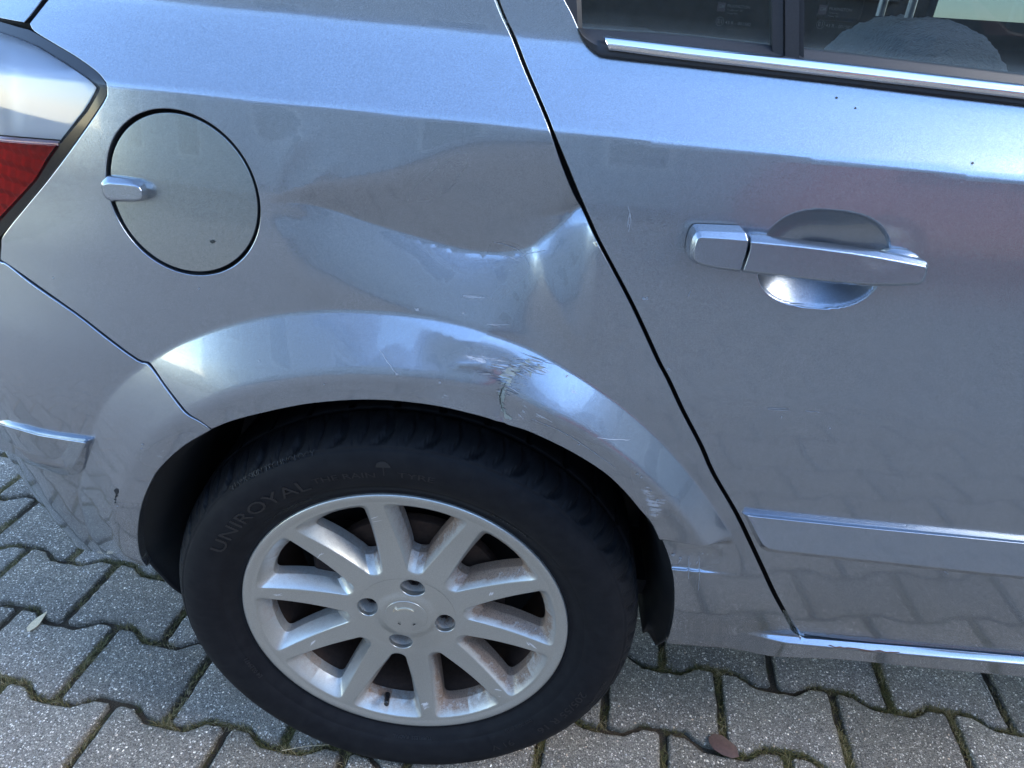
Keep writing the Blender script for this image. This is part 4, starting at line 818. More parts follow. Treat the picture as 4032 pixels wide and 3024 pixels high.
# glass markings
MARK = simple('etched_mark', (.026, .036, .035), .6); MARK2 = simple('etched_mark_dark', (.004, .005, .005), .5)
def text_verts(s, size, depth=0.0, bold=0.0):
    cu = bpy.data.curves.new('t', 'FONT'); cu.body = s; cu.size = size; cu.extrude = depth; cu.offset = bold; cu.resolution_u = 3
    cu.align_x = 'CENTER'; cu.align_y = 'CENTER'
    o = bpy.data.objects.new('t', cu); scene.collection.objects.link(o)
    dg = bpy.context.evaluated_depsgraph_get(); me = o.evaluated_get(dg).to_mesh()
    V = np.array([tuple(v.co) for v in me.vertices]); F = [tuple(p.vertices) for p in me.polygons]
    o.evaluated_get(dg).to_mesh_clear(); bpy.data.objects.remove(o); bpy.data.curves.remove(cu)
    return V, F
def glass_text(s, x, z, w, m=MARK, h=None, parent=None):
    V, F = text_verts(s, 1.0, 0, .012); W = V[:, 0].max()-V[:, 0].min(); k = w/W
    hh = k if h is None else h/(V[:, 1].max()-V[:, 1].min())
    X = x+(V[:, 0]-V[:, 0].min())*k; Z = z+V[:, 1]*hh-X*0.0
    Z = Z-(X-x)*.022
    return [(a, float(GS(a, b))-.0006, b) for a, b in zip(X, Z)], F
def join_parts(parts): 
    V = []; F = []
    for v, f in parts: b = len(V); V += list(v); F += [tuple(i+b for i in q) for q in f]
    return V, F
def ringv(x, z, r, w, n=28):
    V = []; 
    for rr in (r-w, r):
        for i in range(n): t = 2*math.pi*i/n; a, b = x+rr*math.cos(t), z+rr*math.sin(t); V.append((a, float(GS(a, b))-.0006, b))
    return V, [(i, (i+1) % n, n+(i+1) % n, n+i) for i in range(n)]
def logo(x, z, s):
    V = [(a, float(GS(a, b))-.0004, b) for a, b in ((x, z), (x+s, z-.0002), (x+s, z-s), (x, z-s))]
    return V, [(0, 1, 2, 3)]
for pane, x0, zt, gl_ in (('a', .2739, 1.0563, quarter_glass), ('b', .3566, 1.0589, main_glass)):
    V, F = join_parts([logo(x0, zt, .0068)]); mesh_obj('maker_mark', V, F, MARK2 if pane == 'b' else MARK2, gl_, False)
    parts = [glass_text('GM', x0+.0011, zt-.0030, .0046, h=.0028), glass_text('PILKINGTON', x0+.0083, zt-.0023, .0185, h=.0021),
             glass_text('Toughened  GF' if pane == 'a' else 'Tempered', x0+.0083, zt-.0052, .013 if pane == 'a' else .008, h=.0014),
             glass_text('Laminated' if False else 'Transp 70%', x0+.0083, zt-.0076, .009, h=.0013),
             ringv(x0+.0040, zt-.0140, .0034, .0004), glass_text('E1', x0+.0022, zt-.0140, .0036, h=.0030),
             glass_text('43 R - 001582', x0+.0085, zt-.0146, .0215, h=.0024), glass_text('. . . . . . .', x0+.0110, zt-.0185, .012, h=.0005)]
    V, F = join_parts(parts); mesh_obj('glass_lettering', V, F, MARK, gl_, False)
# ------------------------------------------------------------------ inside of the shell, seen through gaps and glass
pnts = [(-.42, .25), (-.42, 1.02), (-.30, 1.06), (.05, 1.06), (.20, 1.0), (1.12, .985), (1.12, .25)]
def S_in(x, z): return base(x, z)+.030
arch = [(AX+.44*math.cos(math.radians(t)), AZ+.44*math.sin(math.radians(t))) for t in np.arange(-8, 189, 4)]
innerpoly = [(-.60, .36), (-.44, .40)]+[p_ for p_ in arch[::-1] if p_[1] > .40]+[(.44, .34), (1.12, .33), (1.12, .975), (.20, 1.0), (.05, 1.045), (-.30, 1.10), (-.60, .95)]
panel('inner_shell', innerpoly, S_in, DARK, car, .03, (), (), 0)
# fill behind flare between arch ring 0.44 and the lip
INNER = simple('door_trim', (.007, .0075, .009), .7, bump=(80, .3, .001))
def box(name, a, b, m, parent, bevel=0):
    V = [(x, y, z) for x in (a[0], b[0]) for y in (a[1], b[1]) for z in (a[2], b[2])]
    F = [(0, 1, 3, 2), (4, 6, 7, 5), (0, 4, 5, 1), (2, 3, 7, 6), (0, 2, 6, 4), (1, 5, 7, 3)]
    o = mesh_obj(name, V, F, m, parent, bool(bevel), 30 if not bevel else None)
    if bevel:
        q = o.modifiers.new('edge', 'BEVEL'); q.width = bevel; q.segments = 4; q.harden_normals = True
    return o
box('underbody', (-.52, .16, .24), (1.9, 1.50, .27), DARK, car)
box('parcel_shelf', (-.45, .07, .985), (.36, 1.36, .998), INNER, car)
box('cabin_floor', (.36, .10, .30), (1.9, 1.36, .33), INNER, car)
box('far_door_trim', (-.3, 1.37, .30), (1.07, 1.40, 1.16), INNER, car)
box('far_front_trim', (1.04, 1.37, .30), (1.9, 1.40, 1.062), INNER, car)
box('dashboard', (1.75, .15, .55), (1.95, 1.36, 1.02), INNER, car, .03)
box('roof', (-.30, .22, 1.415), (1.55, 1.33, 1.44), PAINT, car, .01)
box('rear_bumper_skin', (-.70, .225, .34), (-.60, 1.38, .795), PAINT, car, .03)
box('tailgate_skin', (-.555, .15, .80), (-.49, 1.42, 1.09), PAINT, car, .02)
# far side windows let the sky in; pillars
far_glass = box('far_glass', (1.04, 1.345, 1.0), (1.9, 1.349, 1.40), GLASS, car)
for x in (.05, .78, 1.45): box('far_pillar', (x, 1.30, 1.04), (x+.09, 1.36, 1.42), INNER, car, .01)
box('near_pillar', (1.02, .05, .98), (1.10, .11, 1.2), INNER, car, .01)
POST = simple('headrest_post_metal', (.22, .23, .24), .35, .8)
p = Nd('sheepskin'); nn = p.noise(260, 4, .75); 
p.to(p.mix(p.ramp(nn.outputs[0], [(.3, (0,)*3), (.7, (1,)*3)]), (.010, .016, .019), (.085, .115, .125)), 'Base Color')
p.to(p.bump(nn.outputs[0], 1.0, .006), 'Normal'); p.set(Roughness=.95, Sheen_Weight=.5); WOOL = p.m
seat = blob('seat_back', (.570, .33, .905), (.085, .20, .150), WOOL, car, 2.6, 96, 64)
tx = bpy.data.textures.new('wool', 'CLOUDS'); tx.noise_scale = .010
dm = seat.modifiers.new('wool', 'DISPLACE'); dm.texture = tx; dm.strength = .010; dm.texture_coords = 'LOCAL'
for x_, z_ in ((.515, 1.05), (.548, 1.05)):
    V = []; F = []
    for k, zz in enumerate((z_+.004, z_+.055)):
        for j in range(12): t = j*math.pi/6; V.append((x_+.0048*math.cos(t), .30+.0048*math.sin(t), zz))
    for j in range(12): F.append((j, (j+1) % 12, 12+(j+1) % 12, 12+j))
    mesh_obj('headrest_post', V, F, POST, seat)
blob('headrest', (.535, .31, 1.155), (.075, .10, .055), INNER, car, 3)
blob('front_seat', (1.15, .38, .93), (.10, .22, .14), INNER, car, 3)
# sill under the doors is part of the wing pressing; a lower closing face goes back underneath
sx = np.linspace(.36, 1.05, 30)
zb = lambda x: np.interp(x, [quarter[i][0] for i in range(49, 53)], [quarter[i][1] for i in range(49, 53)])
# ------------------------------------------------------------------ arch liner
V = []; F = []
ths = np.arange(-14, 206, 2.0)
def lip_r(t):
    # inner radius of the body opening
    P = [(math.degrees(math.atan2(z-AZ, x-AX)) % 360, math.hypot(x-AX, z-AZ)) for x, z in quarter[27:50]+bumper[12:21]]
    P = [(a if a < 270 else a-360, r) for a, r in P]; P.sort(); return float(np.interp(t, [a for a, _ in P], [r for _, r in P]))
def S_all(x, z): return S_quarter(x, z) if x[0] > -.19 else S_bumper(x, z)
prof = [(.0040, .010), (.0030, .014), (.000, .022), (-.008, .035), (-.016, .08), (-.018, .26)]
for t in ths:
    r0 = lip_r(min(max(t, -9), 196)); a = math.radians(t); x = AX+r0*math.cos(a); z = AZ+r0*math.sin(a); y0 = float(S_all(np.array([x]), np.array([z]))[0])
    for k, (dr, dy) in enumerate(prof):
        rr = r0+dr; V.append((AX+rr*math.cos(a), (y0+dy) if k < 4 else .02+dy, AZ+rr*math.sin(a)))
npf = len(prof)
for i in range(len(ths)-1):
    for k in range(npf-1): a = i*npf+k; F.append((a, a+1, a+npf+1, a+npf))
liner = mesh_obj('wheel_arch_liner', V, F, LINER, car, True, 60)
so = liner.modifiers.new('thick', 'SOLIDIFY'); so.thickness = .003; so.offset = -1
lathe('inner_arch_wall', [(.45, .285), (.10, .285)], DARK, car, 64, -14, 196)
# ------------------------------------------------------------------ wheel
wheel = empty('wheel', (0, 0, 0), car)
def face_y(r): return .003+.013*((.2055-r)/.1355)+.004*math.sin(max(0, min(1, (.2055-r)/.1355))*math.pi)
An = [(.078, 0), (.0786, .0035), (.0800, .0068), (.0828, .0100), (.0868, .0120), (.0920, .0138)]
An += [(.0920+(.1880-.0920)*k/8, .0138+(.0518-.0138)*k/8) for k in range(1, 9)]
def arcw(R, w): return (math.sqrt(R*R-w*w), w)
An += [(.1922, .0528), (.1955, .0522), (.1978, .0500), arcw(.2050, .046), arcw(.2052, .032), arcw(.2053, .016), (.2053, 0)]
Bn = [(.1010, 0), (.1014, .0042), (.1026, .0076), (.1048, .0104), (.1080, .0112), (.1122, .0122)]
Bn += [(.1122+(.1770-.1122)*k/8, .0122+(.0345-.0122)*k/8) for k in range(1, 9)]
Bn += [(.1800, .0351), (.1825, .0347), (.1843, .0336), arcw(.1888, .0302), arcw(.1896, .021), arcw(.1900, .010), (.1900, 0)]
def spoke_mesh():
    c18, s18 = math.cos(math.radians(18)), math.sin(math.radians(18))
    def loc(a, w, side):   # window axis at +18 (side 1) or -18 (side -1); w measured towards the spoke
        return (a*c18+w*s18, side*(a*s18-w*c18))
    V = []; F = []; D_ = []; T = []
    V2 = []; edges = []
    def add2(p): V2.append(p); return len(V2)-1
    arc_in = [(.068*math.cos(math.radians(t)), .068*math.sin(math.radians(t))) for t in np.linspace(-18, 18, 13)]
    up = [loc(a, w, 1) for a, w in An]; dn_ = [loc(a, w, -1) for a, w in An][::-1]
    # the closing point of the window on the sector line continues to the ring radius
    arc_out = [(.2065*math.cos(math.radians(t)), .2065*math.sin(math.radians(t))) for t in np.linspace(18, -18, 25)]
    poly = arc_in+up+arc_out+dn_
    P = np.array(poly); n = len(P)
    lo, hi = P.min(0), P.max(0); G = np.stack(np.meshgrid(np.arange(lo[0], hi[0], .004), np.arange(lo[1], hi[1], .004)), -1).reshape(-1, 2)
    G = G[inside(G, P) & (dist_to_poly(G, P) > .0018)]
    A = np.concatenate([P, G]); vo, ed, fa, ov, oe, of = delaunay_2d_cdt([Vector(p) for p in A], [(i, (i+1) % n) for i in range(n)], [], 0, 1e-7, True)
    V2 = np.array([(v.x, v.y) for v in vo]); F2 = [f for f in fa if len(f) == 3]
    for x, y in V2: V.append((x, face_y(math.hypot(x, y)), y)); D_.append(.04)
    for f in F2:
        c = V2[list(f)].mean(0)[None]
        if inside(c, P)[0]:
            a = V2[list(f)]; ar = (a[1][0]-a[0][0])*(a[2][1]-a[0][1])-(a[2][0]-a[0][0])*(a[1][1]-a[0][1]); F.append(tuple(f) if ar > 0 else tuple(f)[::-1])
    # walls
    for side in (1, -1):
        rows = []
        for k, (t, extra, dust) in enumerate(((0, 0, .04), (.10, .0007, .10), (.55, .008, .75), (1, .019, 1.3), (1.0, .034, 1.3))):
            ids = []
            for (a, w), (b, v) in zip(An, Bn):
                aa, ww = a+(b-a)*t, w+(v-w)*t; x, y = loc(aa, ww, side); V.append((x, face_y(math.hypot(*loc(a, w, side)))+extra, y)); D_.append(dust*(1.0 if side > 0 else .6)); ids.append(len(V)-1)
            rows.append(ids)
        for r0, r1 in zip(rows[:-1], rows[1:]):
            for i in range(len(An)-1):
                q = (r0[i], r0[i+1], r1[i+1], r1[i]); F.append(q if side < 0 else q[::-1])
    me = bpy.data.meshes.new('spoke'); me.from_pydata(V, [], F); me.update()
    bm = bmesh.new(); bm.from_mesh(me)
    dl = bm.verts.layers.float.new('dust')
    for v, d in zip(bm.verts, D_): v[dl] = d
    bmesh.ops.remove_doubles(bm, verts=bm.verts, dist=1e-5); bmesh.ops.recalc_face_normals(bm, faces=bm.faces); bm.to_mesh(me); bm.free()
    me.polygons.foreach_set('use_smooth', [True]*len(me.polygons)); me.set_sharp_from_angle(angle=math.radians(17)); me.materials.append(ALLOY)
    # make sure the face looks outward (-y)
    nf = sum(p_.normal.y for p_ in me.polygons if p_.center.y < .02)
    if nf > 0: me.flip_normals()
    return me
sm_ = spoke_mesh()
for k in range(10):
    o = bpy.data.objects.new('spoke', sm_); o.location = (AX, 0, AZ); o.rotation_euler = (0, -math.radians(27.2+36*k), 0); link(o, wheel)
LUG = [(.0510, math.radians(80+90*k)) for k in range(4)]
# hub face
n = 120; P = np.array([(.068*math.cos(t), .068*math.sin(t)) for t in np.linspace(0, 2*math.pi, n, endpoint=False)])
def lug_poly(i, s=1.0):
    r, t0 = LUG[i]; out = []
    for t in np.linspace(0, 2*math.pi, 30, endpoint=False):
        a, b = .0168*s*math.cos(t), .0178*s*math.sin(t)
        # a is radial: flattened towards the cap
        if a < 0: a *= .78
        a += .0015
        out.append(((r+a)*math.cos(t0)-b*math.sin(t0), (r+a)*math.sin(t0)+b*math.cos(t0)))
    return out
capP = [(.0300*math.cos(t), .0300*math.sin(t)) for t in np.linspace(0, 2*math.pi, 72, endpoint=False)]
def Sh(x, z):
    r = np.hypot(x-AX, z-AZ); return np.where(r > .045, .016+.0*r, .016-.0022*smooth((.045-r)/.012))
sh = lambda Q: [(a+AX, b+AZ) for a, b in Q]
hub = panel('hub_face', sh(P), Sh, ALLOY, wheel, .004, [sh(lug_poly(i)) for i in range(4)]+[sh(capP)], (), .008, .0012, hem_outer=False)
for i in range(4):
    q0 = lug_poly(i, 1.04); q1 = lug_poly(i, .78); r, t0 = LUG[i]
    V = [(a+AX, .0165, b+AZ) for a, b in q0]+[(a+AX, .030, b+AZ) for a, b in q1]+[(a+AX, .046, b+AZ) for a, b in q1]; n = len(q0); F = []
    for k in range(2):
        for j in range(n): F.append((k*n+j, (k+1)*n+j, (k+1)*n+(j+1) % n, k*n+(j+1) % n))
    F.append(tuple(range(2*n, 3*n))[::-1])
    o = mesh_obj('bolt_well', V, F, ALLOY, wheel, True, 40); at = o.data.attributes.new('dust', 'FLOAT', 'POINT'); at.data.foreach_set('value', [.25]*n+[.8]*n+[1.0]*n)
    cx, cz = AX+r*math.cos(t0), AZ+r*math.sin(t0)
    hx = [(cx+.0085*math.cos(k*math.pi/3), cz+.0085*math.sin(k*math.pi/3)) for k in range(6)]
    V = [(a, .046, b) for a, b in hx]+[(a, .031, b) for a, b in hx]+[(cx+(a-cx)*.6, .030, cz+(b-cz)*.6) for a, b in hx]+[(cx+(a-cx)*.5, .036, cz+(b-cz)*.5) for a, b in hx]
    F = [(k*6+j, (k+1)*6+j, (k+1)*6+(j+1) % 6, k*6+(j+1) % 6) for k in range(3) for j in range(6)]+[tuple(range(18, 24))]
    mesh_obj('wheel_bolt', V, F, RUST_DARK, wheel, False)
cap = panel('centre_cap', sh([(.0288*math.cos(t), .0288*math.sin(t)) for t in np.linspace(0, 2*math.pi, 72, endpoint=False)]), lambda x, z: .0128+.8*((x-AX)**2+(z-AZ)**2), ALLOY, wheel, .004, (), (), .006, .0008)
V = []; F = []
def arcpiece(r0, r1, a0, a1, y=.0118, m=ALLOY, name='emblem_arc'):
    V = []; F = []; k = 18
    for i in range(k+1):
        t = math.radians(a0+(a1-a0)*i/k); w = 1-.5*i/k
        rm_ = (r0+r1)/2; h = (r1-r0)/2*w
        for rr in (rm_-h, rm_+h):
            V.append((AX+rr*math.cos(t), y, AZ+rr*math.sin(t)))
        for rr in (rm_-h, rm_+h): V.append((AX+rr*math.cos(t), y+.0022, AZ+rr*math.sin(t)))
    for i in range(k):
        a = i*4; F += [(a, a+1, a+5, a+4), (a+1, a+3, a+7, a+5), (a+2, a, a+4, a+6)]
    F += [(0, 2, 3, 1), (k*4, k*4+1, k*4+3, k*4+2)]
    return mesh_obj(name, V, F, m, cap if False else wheel, False)
EMB = simple('worn_emblem_chrome', (.62, .57, .45), .3, .7)
arcpiece(.0150, .0178, 128, 50, m=EMB)
V = [(AX+a, .0112, AZ+b) for a, b in ((-.0150, .0165), (-.0098, .0128), (-.0118, .0112), (-.0150, .0140), (-.0156, .0095), (-.0180, .0090), (-.0170, .0130))]
mesh_obj('emblem_bolt', V+[(v[0], v[1]+.002, v[2]) for v in V], [tuple(range(7))]+[(i, (i+1) % 7, 7+(i+1) % 7, 7+i) for i in range(7)], EMB, wheel, False)
for a_ in (-125, -48):
    t = math.radians(a_); c = np.array([AX+.0165*math.cos(t), AZ+.0165*math.sin(t)]); u = np.array([-math.sin(t), math.cos(t)])*.0022; w_ = np.array([math.cos(t), math.sin(t)])*.0008
    mesh_obj('emblem_slot', [(*(c+u+w_)[:1], .0120, (c+u+w_)[1]), ((c+u-w_)[0], .0120, (c+u-w_)[1]), ((c-u-w_)[0], .0120, (c-u-w_)[1]), ((c-u+w_)[0], .0120, (c-u+w_)[1])], [(0, 1, 2, 3)], DARK, wheel, False)
rr_ = lathe('rim_flange', [(.2064, face_y(.2064)), (.2085, .0026), (.2110, .0016), (.2165, .0004), (.2188, .0004), (.2200, .0014), (.2207, .0040), (.2207, .012)], ALLOY, wheel, 200, sharp=60)
at = rr_.data.attributes.new('dust', 'FLOAT', 'POINT'); at.data.foreach_set('value', [.05]*len(rr_.data.vertices))
rb = lathe('rim_barrel', [(.2005, .028), (.193, .045), (.188, .08), (.188, .19)], RUST, wheel, 128, flip=True)
lathe('brake_disc', [(.066, .052), (.074, .060), (.131, .060), (.132, .062), (.132, .075)], RUST, wheel, 96)
lathe('brake_drum', [(.030, .036), (.058, .038), (.066, .044), (.067, .062)], RUST_DARK, wheel, 64)
box('brake_caliper', (-.135, .045, AZ-.02), (-.085, .10, AZ+.09), RUST_DARK, wheel, .008)
lathe('backing_plate', [(.19, .14), (.0, .14)], DARK, wheel, 48)
# valve
V = []; F = []
vth = math.radians(-100.5); vb = np.array([AX+.186*math.cos(vth), .022, AZ+.186*math.sin(vth)]); va = np.array([.10*math.cos(vth+math.pi)*.4, -.016, .0105*math.sin(vth+math.pi)])
va = np.array([.0035, -.020, .0105])
for k, (t, r) in enumerate(((0, .0050), (.25, .0046), (.3, .0040), (.98, .0038), (1.0, .0030))):
    c = vb+va*t*1.15; 
    for j in range(12): a = j*math.pi/6; V.append((c[0]+r*math.cos(a), c[1]+r*.45*math.sin(a), c[2]+r*math.sin(a)))
for k in range(4):
    for j in range(12): F.append((k*12+j, k*12+(j+1) % 12, (k+1)*12+(j+1) % 12, (k+1)*12+j))
F.append(tuple(range(48, 60)))
mesh_obj('tyre_valve', V, F, GLOSS_BLACK, wheel)
# ------------------------------------------------------------------ tyre
TP = [(.2150, .010), (.2185, .0062), (.2200, .0040), (.2232, .0022), (.2245, .0030), (.2270, .0018), (.2330, -.0030), (.2400, -.0085), (.2412, -.0086), (.2420, -.0096), (.2500, -.0128), (.2600, -.0155), (.2700, -.0165), (.2790, -.0155),
      (.2860, -.0132), (.2905, -.0108), (.2925, -.0096), (.2940, -.0068), (.2955, -.0070), (.2968, -.0060), (.2995, -.0030), (.3022, .0004), (.3050, .0046), (.3074, .0092), (.3094, .0140), (.3112, .0192), (.3128, .0250), (.3140, .0310), (.3148, .0370),
      (.3146, .0395), (.3138, .0400), (.3138, .0470), (.3150, .0476), (.3156, .0482), (.3162, .0600), (.3166, .080), (.3166, .110), (.3158, .145), (.3135, .170), (.3050, .190), (.27, .202), (.23, .190)]
TPA = np.array(TP); NTH = 2160
NT = len(TP); thv = np.arange(NTH)*2*math.pi/NTH
tr_ = np.repeat(TPA[:, 0][:, None], NTH, 1); ty_ = np.repeat(TPA[:, 1][:, None], NTH, 1); TH = np.repeat(thv[None], NT, 0)
k0, k1 = 19, 28
sp_ = np.clip((np.arange(NT)-k0)/(k1-k0), 0, 1)[:, None]
zone = ((np.arange(NT) >= k0) & (np.arange(NT) <= k1))[:, None]
phs = TH*36/(2*math.pi)+.16*np.sin(sp_*math.pi*1.15)+.30*sp_
def notch(ph, w, s): d = np.abs((ph % 1.0)-.5); return np.clip((w-d)/s+.5, 0, 1)
g1 = notch(phs, .075+.03*(1-sp_), .030)*.0046*np.where(sp_ < .12, .3, 1)
g2 = notch(phs+.5, .030, .024)*.0030*(sp_ > .28)
ahead = .115*np.clip((.34-sp_)/.22, 0, 1)*(sp_ > .10)
g3 = (notch(phs+.5, ahead, .02)-notch(phs+.5, np.maximum(ahead-.045, 0), .02))*.0016*(ahead > .01)
sipe = notch(TH*36*4/(2*math.pi)+1.2*sp_, .05, .05)*.0010*(sp_ > .55)
depth = np.where(zone, np.maximum.reduce([g1, g2, np.maximum(g3, 0), sipe]), 0)
# crown ribs
zone2 = ((np.arange(NT) >= 33) & (np.arange(NT) <= 36))[:, None]
depth = depth+np.where(zone2, notch(TH*36/(2*math.pi)+.3, .06, .04)*.005, 0)
nr = np.gradient(TPA[:, 0]); ny = np.gradient(TPA[:, 1]); Ln = np.hypot(nr, ny); NRm = (ny/Ln)[:, None]; NYm = (-nr/Ln)[:, None]
sgn = np.where((NRm*1.0) < 0, 1, 1)
tr_ = tr_-depth*np.abs(NRm); ty_ = ty_+depth*np.where(TPA[:, 1][:, None] < .1, np.abs(NYm), 0)
# wavy moulded band on the sidewall
sw = ((TPA[:, 0] > .2425) & (TPA[:, 0] < .290) & (TPA[:, 1] < 0))[:, None]
dgr = np.degrees(TH); swz = np.clip(np.minimum((dgr-(-75) % 360), 999)*0+1, 0, 1)
zz_ = ((dgr < 72) | (dgr > 300) | ((dgr > 160) & (dgr < 250)))
wv_ = np.abs(np.sin(TH*26+TPA[:, 0][:, None]*90))**10+np.abs(np.sin(TH*26-TPA[:, 0][:, None]*110))**10
ty_ = ty_-np.where(sw & zz_, .0006*np.clip(wv_, 0, 1), 0)
X = AX+tr_*np.cos(TH); Z = AZ+tr_*np.sin(TH); 
low_ = np.clip(.0035-Z, 0, None); Z = np.maximum(Z, .0012); 
bulge = np.clip((.10-(Z))/.10, 0, 1)**2*.006*((TPA[:, 0] > .24) & (TPA[:, 0] < .312) & (TPA[:, 1] < .05))[:, None]
ty_ = ty_-bulge
V = np.stack([X, ty_, Z], -1).reshape(-1, 3)
i0 = np.arange(NT-1)[:, None]*NTH; j0 = np.arange(NTH)[None]; j1 = (j0+1) % NTH
F = np.stack([i0+j0, i0+j1, i0+NTH+j1, i0+NTH+j0], -1).reshape(-1, 4)[:, ::-1]
me = bpy.data.meshes.new('tyre'); me.vertices.add(len(V)); me.vertices.foreach_set('co', V.ravel())
me.loops.add(F.size); me.loops.foreach_set('vertex_index', F.ravel()); me.polygons.add(len(F)); me.polygons.foreach_set('loop_start', np.arange(0, F.size, 4)); me.polygons.foreach_set('loop_total', np.full(len(F), 4))
me.update(calc_edges=True); me.polygons.foreach_set('use_smooth', [True]*len(F)); me.materials.append(RUBBER)
tyre = link(bpy.data.objects.new('tyre', me), wheel)
# raised lettering
rA = TPA[3:29, 0]; yA = TPA[3:29, 1]
def tyre_text(s, r, th, size, m=RAISED, wide=1.0, name='tyre_lettering', lift=.0006, gap=1.0, outline=False):
    V, F = text_verts(s, 1.0, 0, .0); h = V[:, 1].max()-V[:, 1].min(); k = size/h
    cy = (V[:, 1].max()+V[:, 1].min())/2
    R_ = r+(V[:, 1]-cy)*k; T_ = math.radians(th)-V[:, 0]*k*wide/r
    yy = np.interp(R_, rA, yA); zt = AZ+R_*np.sin(T_)
    bl = np.clip((.10-zt)/.10, 0, 1)**2*.006*(R_ < .312)
    top = [(AX+a*math.cos(t), y-b-lift, AZ+a*math.sin(t)) for a, t, y, b in zip(R_, T_, yy, bl)]
    # edges drop back to the wall
    from collections import Counter
    cnt = Counter(); 
    for f in F:
        for i in range(len(f)): e = (f[i], f[(i+1) % len(f)]); cnt[tuple(sorted(e))] += 1
    n = len(top); V3 = top+[(p_[0], p_[1]+lift+.0004, p_[2]) for p_ in top]
    F3 = [tuple(f) for f in F]+[(a, b, n+b, n+a) for (a, b), c in cnt.items() if c == 1]
    return V3, F3
def letter(s, *a, **k):
    V, F = tyre_text(s, *a, **k); return mesh_obj('tyre_lettering', V, F, RAISED, wheel, False)
letter('UNIROYAL', .2600, 133, .0165, wide=1.55, lift=.0012)
letter('THE RAIN', .2620, 103.5, .0078, wide=1.55); letter('TYRE', .2640, 85.0, .0078, wide=1.65)
letter('SHARK SKIN TECHNOLOGY', .2950, 121, .0052, wide=1.35, lift=.0010)
letter('205/55 R 16', .2650, -30.5, .0105, wide=1.5, lift=.0008); letter('91 V', .2640, -56.5, .0100, wide=1.4)
letter('SAFETY WARNING', .2370, 56, .0036, wide=1.4); letter('DOT DCHV (0317)', .2440, -47, .0050, wide=1.1)
letter('TREADWEAR 220 TRACTION A', .2340, 126, .0030, wide=1.3); letter('E4 0229471', .2420, 206, .0052, wide=1.2)
letter('TUBELESS  RADIAL', .2370, -88, .0036, wide=1.4); letter('MADE IN GERMANY', .2840, -18, .0040, wide=1.2)
# umbrella emblem of the rain tyre
V = []; F = []; R0, T0 = .2735, math.radians(93)
def tp(dx, dr, lift=.0007): a = R0+dr; t = T0-dx/a; return (AX+a*math.cos(t), float(np.interp(a, rA, yA))-lift, AZ+a*math.sin(t))
arcs = [(.0085*math.cos(t), .0075*math.sin(t)) for t in np.linspace(0, math.pi, 13)]
V = [tp(*q) for q in arcs]+[tp(q[0], q[1], -.0004) for q in arcs]; F = [tuple(range(13))]+[(i, i+1, 14+i, 13+i) for i in range(12)]+[(12, 0, 13, 25)]
b = len(V); V += [tp(-.0006, 0), tp(.0006, 0), tp(.0006, -.012), tp(-.0006, -.012)]; F += [(b, b+1, b+2, b+3)]
mesh_obj('umbrella_emblem', V, F, RAISED, wheel, False)
for th_, r_ in ((74, .2895), (46, .2895), (14, .2895), (104, .2875)):
    pass
# ================================================================== WEAR: scuffs, scratches, chips
def make_scuff(dens, ang, sc):
    p = Nd('scuff'); co = p.co()
    mp = p.new('ShaderNodeMapping'); mp.inputs['Rotation'].default_value = (0, ang, 0); p.l.new(co, mp.inputs[0])
    m2 = p.new('ShaderNodeMapping'); m2.inputs['Scale'].default_value = (26/sc, 26/sc, 330/sc); p.l.new(mp.outputs[0], m2.inputs[0])
    n = p.noise(1.0, 6, .72, m2.outputs[0], .25)
    b = p.noise(55, 3, .6, co)
    at = p.new('ShaderNodeAttribute', attribute_name='fade')
    f = p.math('MULTIPLY', at.outputs['Fac'], p.ramp(b.outputs[0], [(.32, (.25,)*3), (.62, (1,)*3)]))
    v = p.math('ADD', n.outputs[0], p.math('MULTIPLY', p.math('SUBTRACT', f, 1.0), .30))
    a = p.ramp(v, [(.585-.18*dens, (0,)*3), (.625-.14*dens, (.40,)*3), (.74-.1*dens, (.75,)*3)])
    tr = p.new('ShaderNodeBsdfTransparent'); mx = p.new('ShaderNodeMixShader')
    p.set(Base_Color=(.60, .63, .68, 1), Roughness=.5, Metallic=.2)
    p.l.new(a, mx.inputs[0]); p.l.new(tr.outputs[0], mx.inputs[1]); p.l.new(p.b.outputs[0], mx.inputs[2]); p.l.new(mx.outputs[0], p.out.inputs[0])
    return p.m
def patch(name, poly, S, m, parent, off=-.00025, step=.0025, fade=.010, thick=0):
    P = np.array(round_poly(poly, 100, 3)); P = resample(P, step)
    if area2(P) < 0: P = P[::-1]
    lo, hi = P.min(0), P.max(0); G = np.stack(np.meshgrid(np.arange(lo[0], hi[0], step), np.arange(lo[1], hi[1], step)), -1).reshape(-1, 2)
    G = G[inside(G, P) & (dist_to_poly(G, P) > .5*step)]; A = np.concatenate([P, G]) if len(G) else P
    n = len(P); vo, ed, fa, ov, oe, of = delaunay_2d_cdt([Vector(p) for p in A], [(i, (i+1) % n) for i in range(n)], [], 0, 1e-7, True)
    V2 = np.array([(v.x, v.y) for v in vo]); F = [f for f in fa if len(f) == 3 and inside(V2[list(f)].mean(0)[None], P)[0]]
    F2 = []
    for f in F:
        a = V2[list(f)]; ar = (a[1][0]-a[0][0])*(a[2][1]-a[0][1])-(a[2][0]-a[0][0])*(a[1][1]-a[0][1]); F2.append(tuple(f) if ar > 0 else tuple(f)[::-1])
    y = S(V2[:, 0], V2[:, 1])+off; N = surf_normal(S, V2[:, 0], V2[:, 1])
    o = mesh_obj(name, np.stack([V2[:, 0], y, V2[:, 1]], 1), F2, m, parent, True, None, N)
    at = o.data.attributes.new('fade', 'FLOAT', 'POINT'); at.data.foreach_set('value', np.clip(dist_to_poly(V2, P)/fade, 0, 1))
    return o
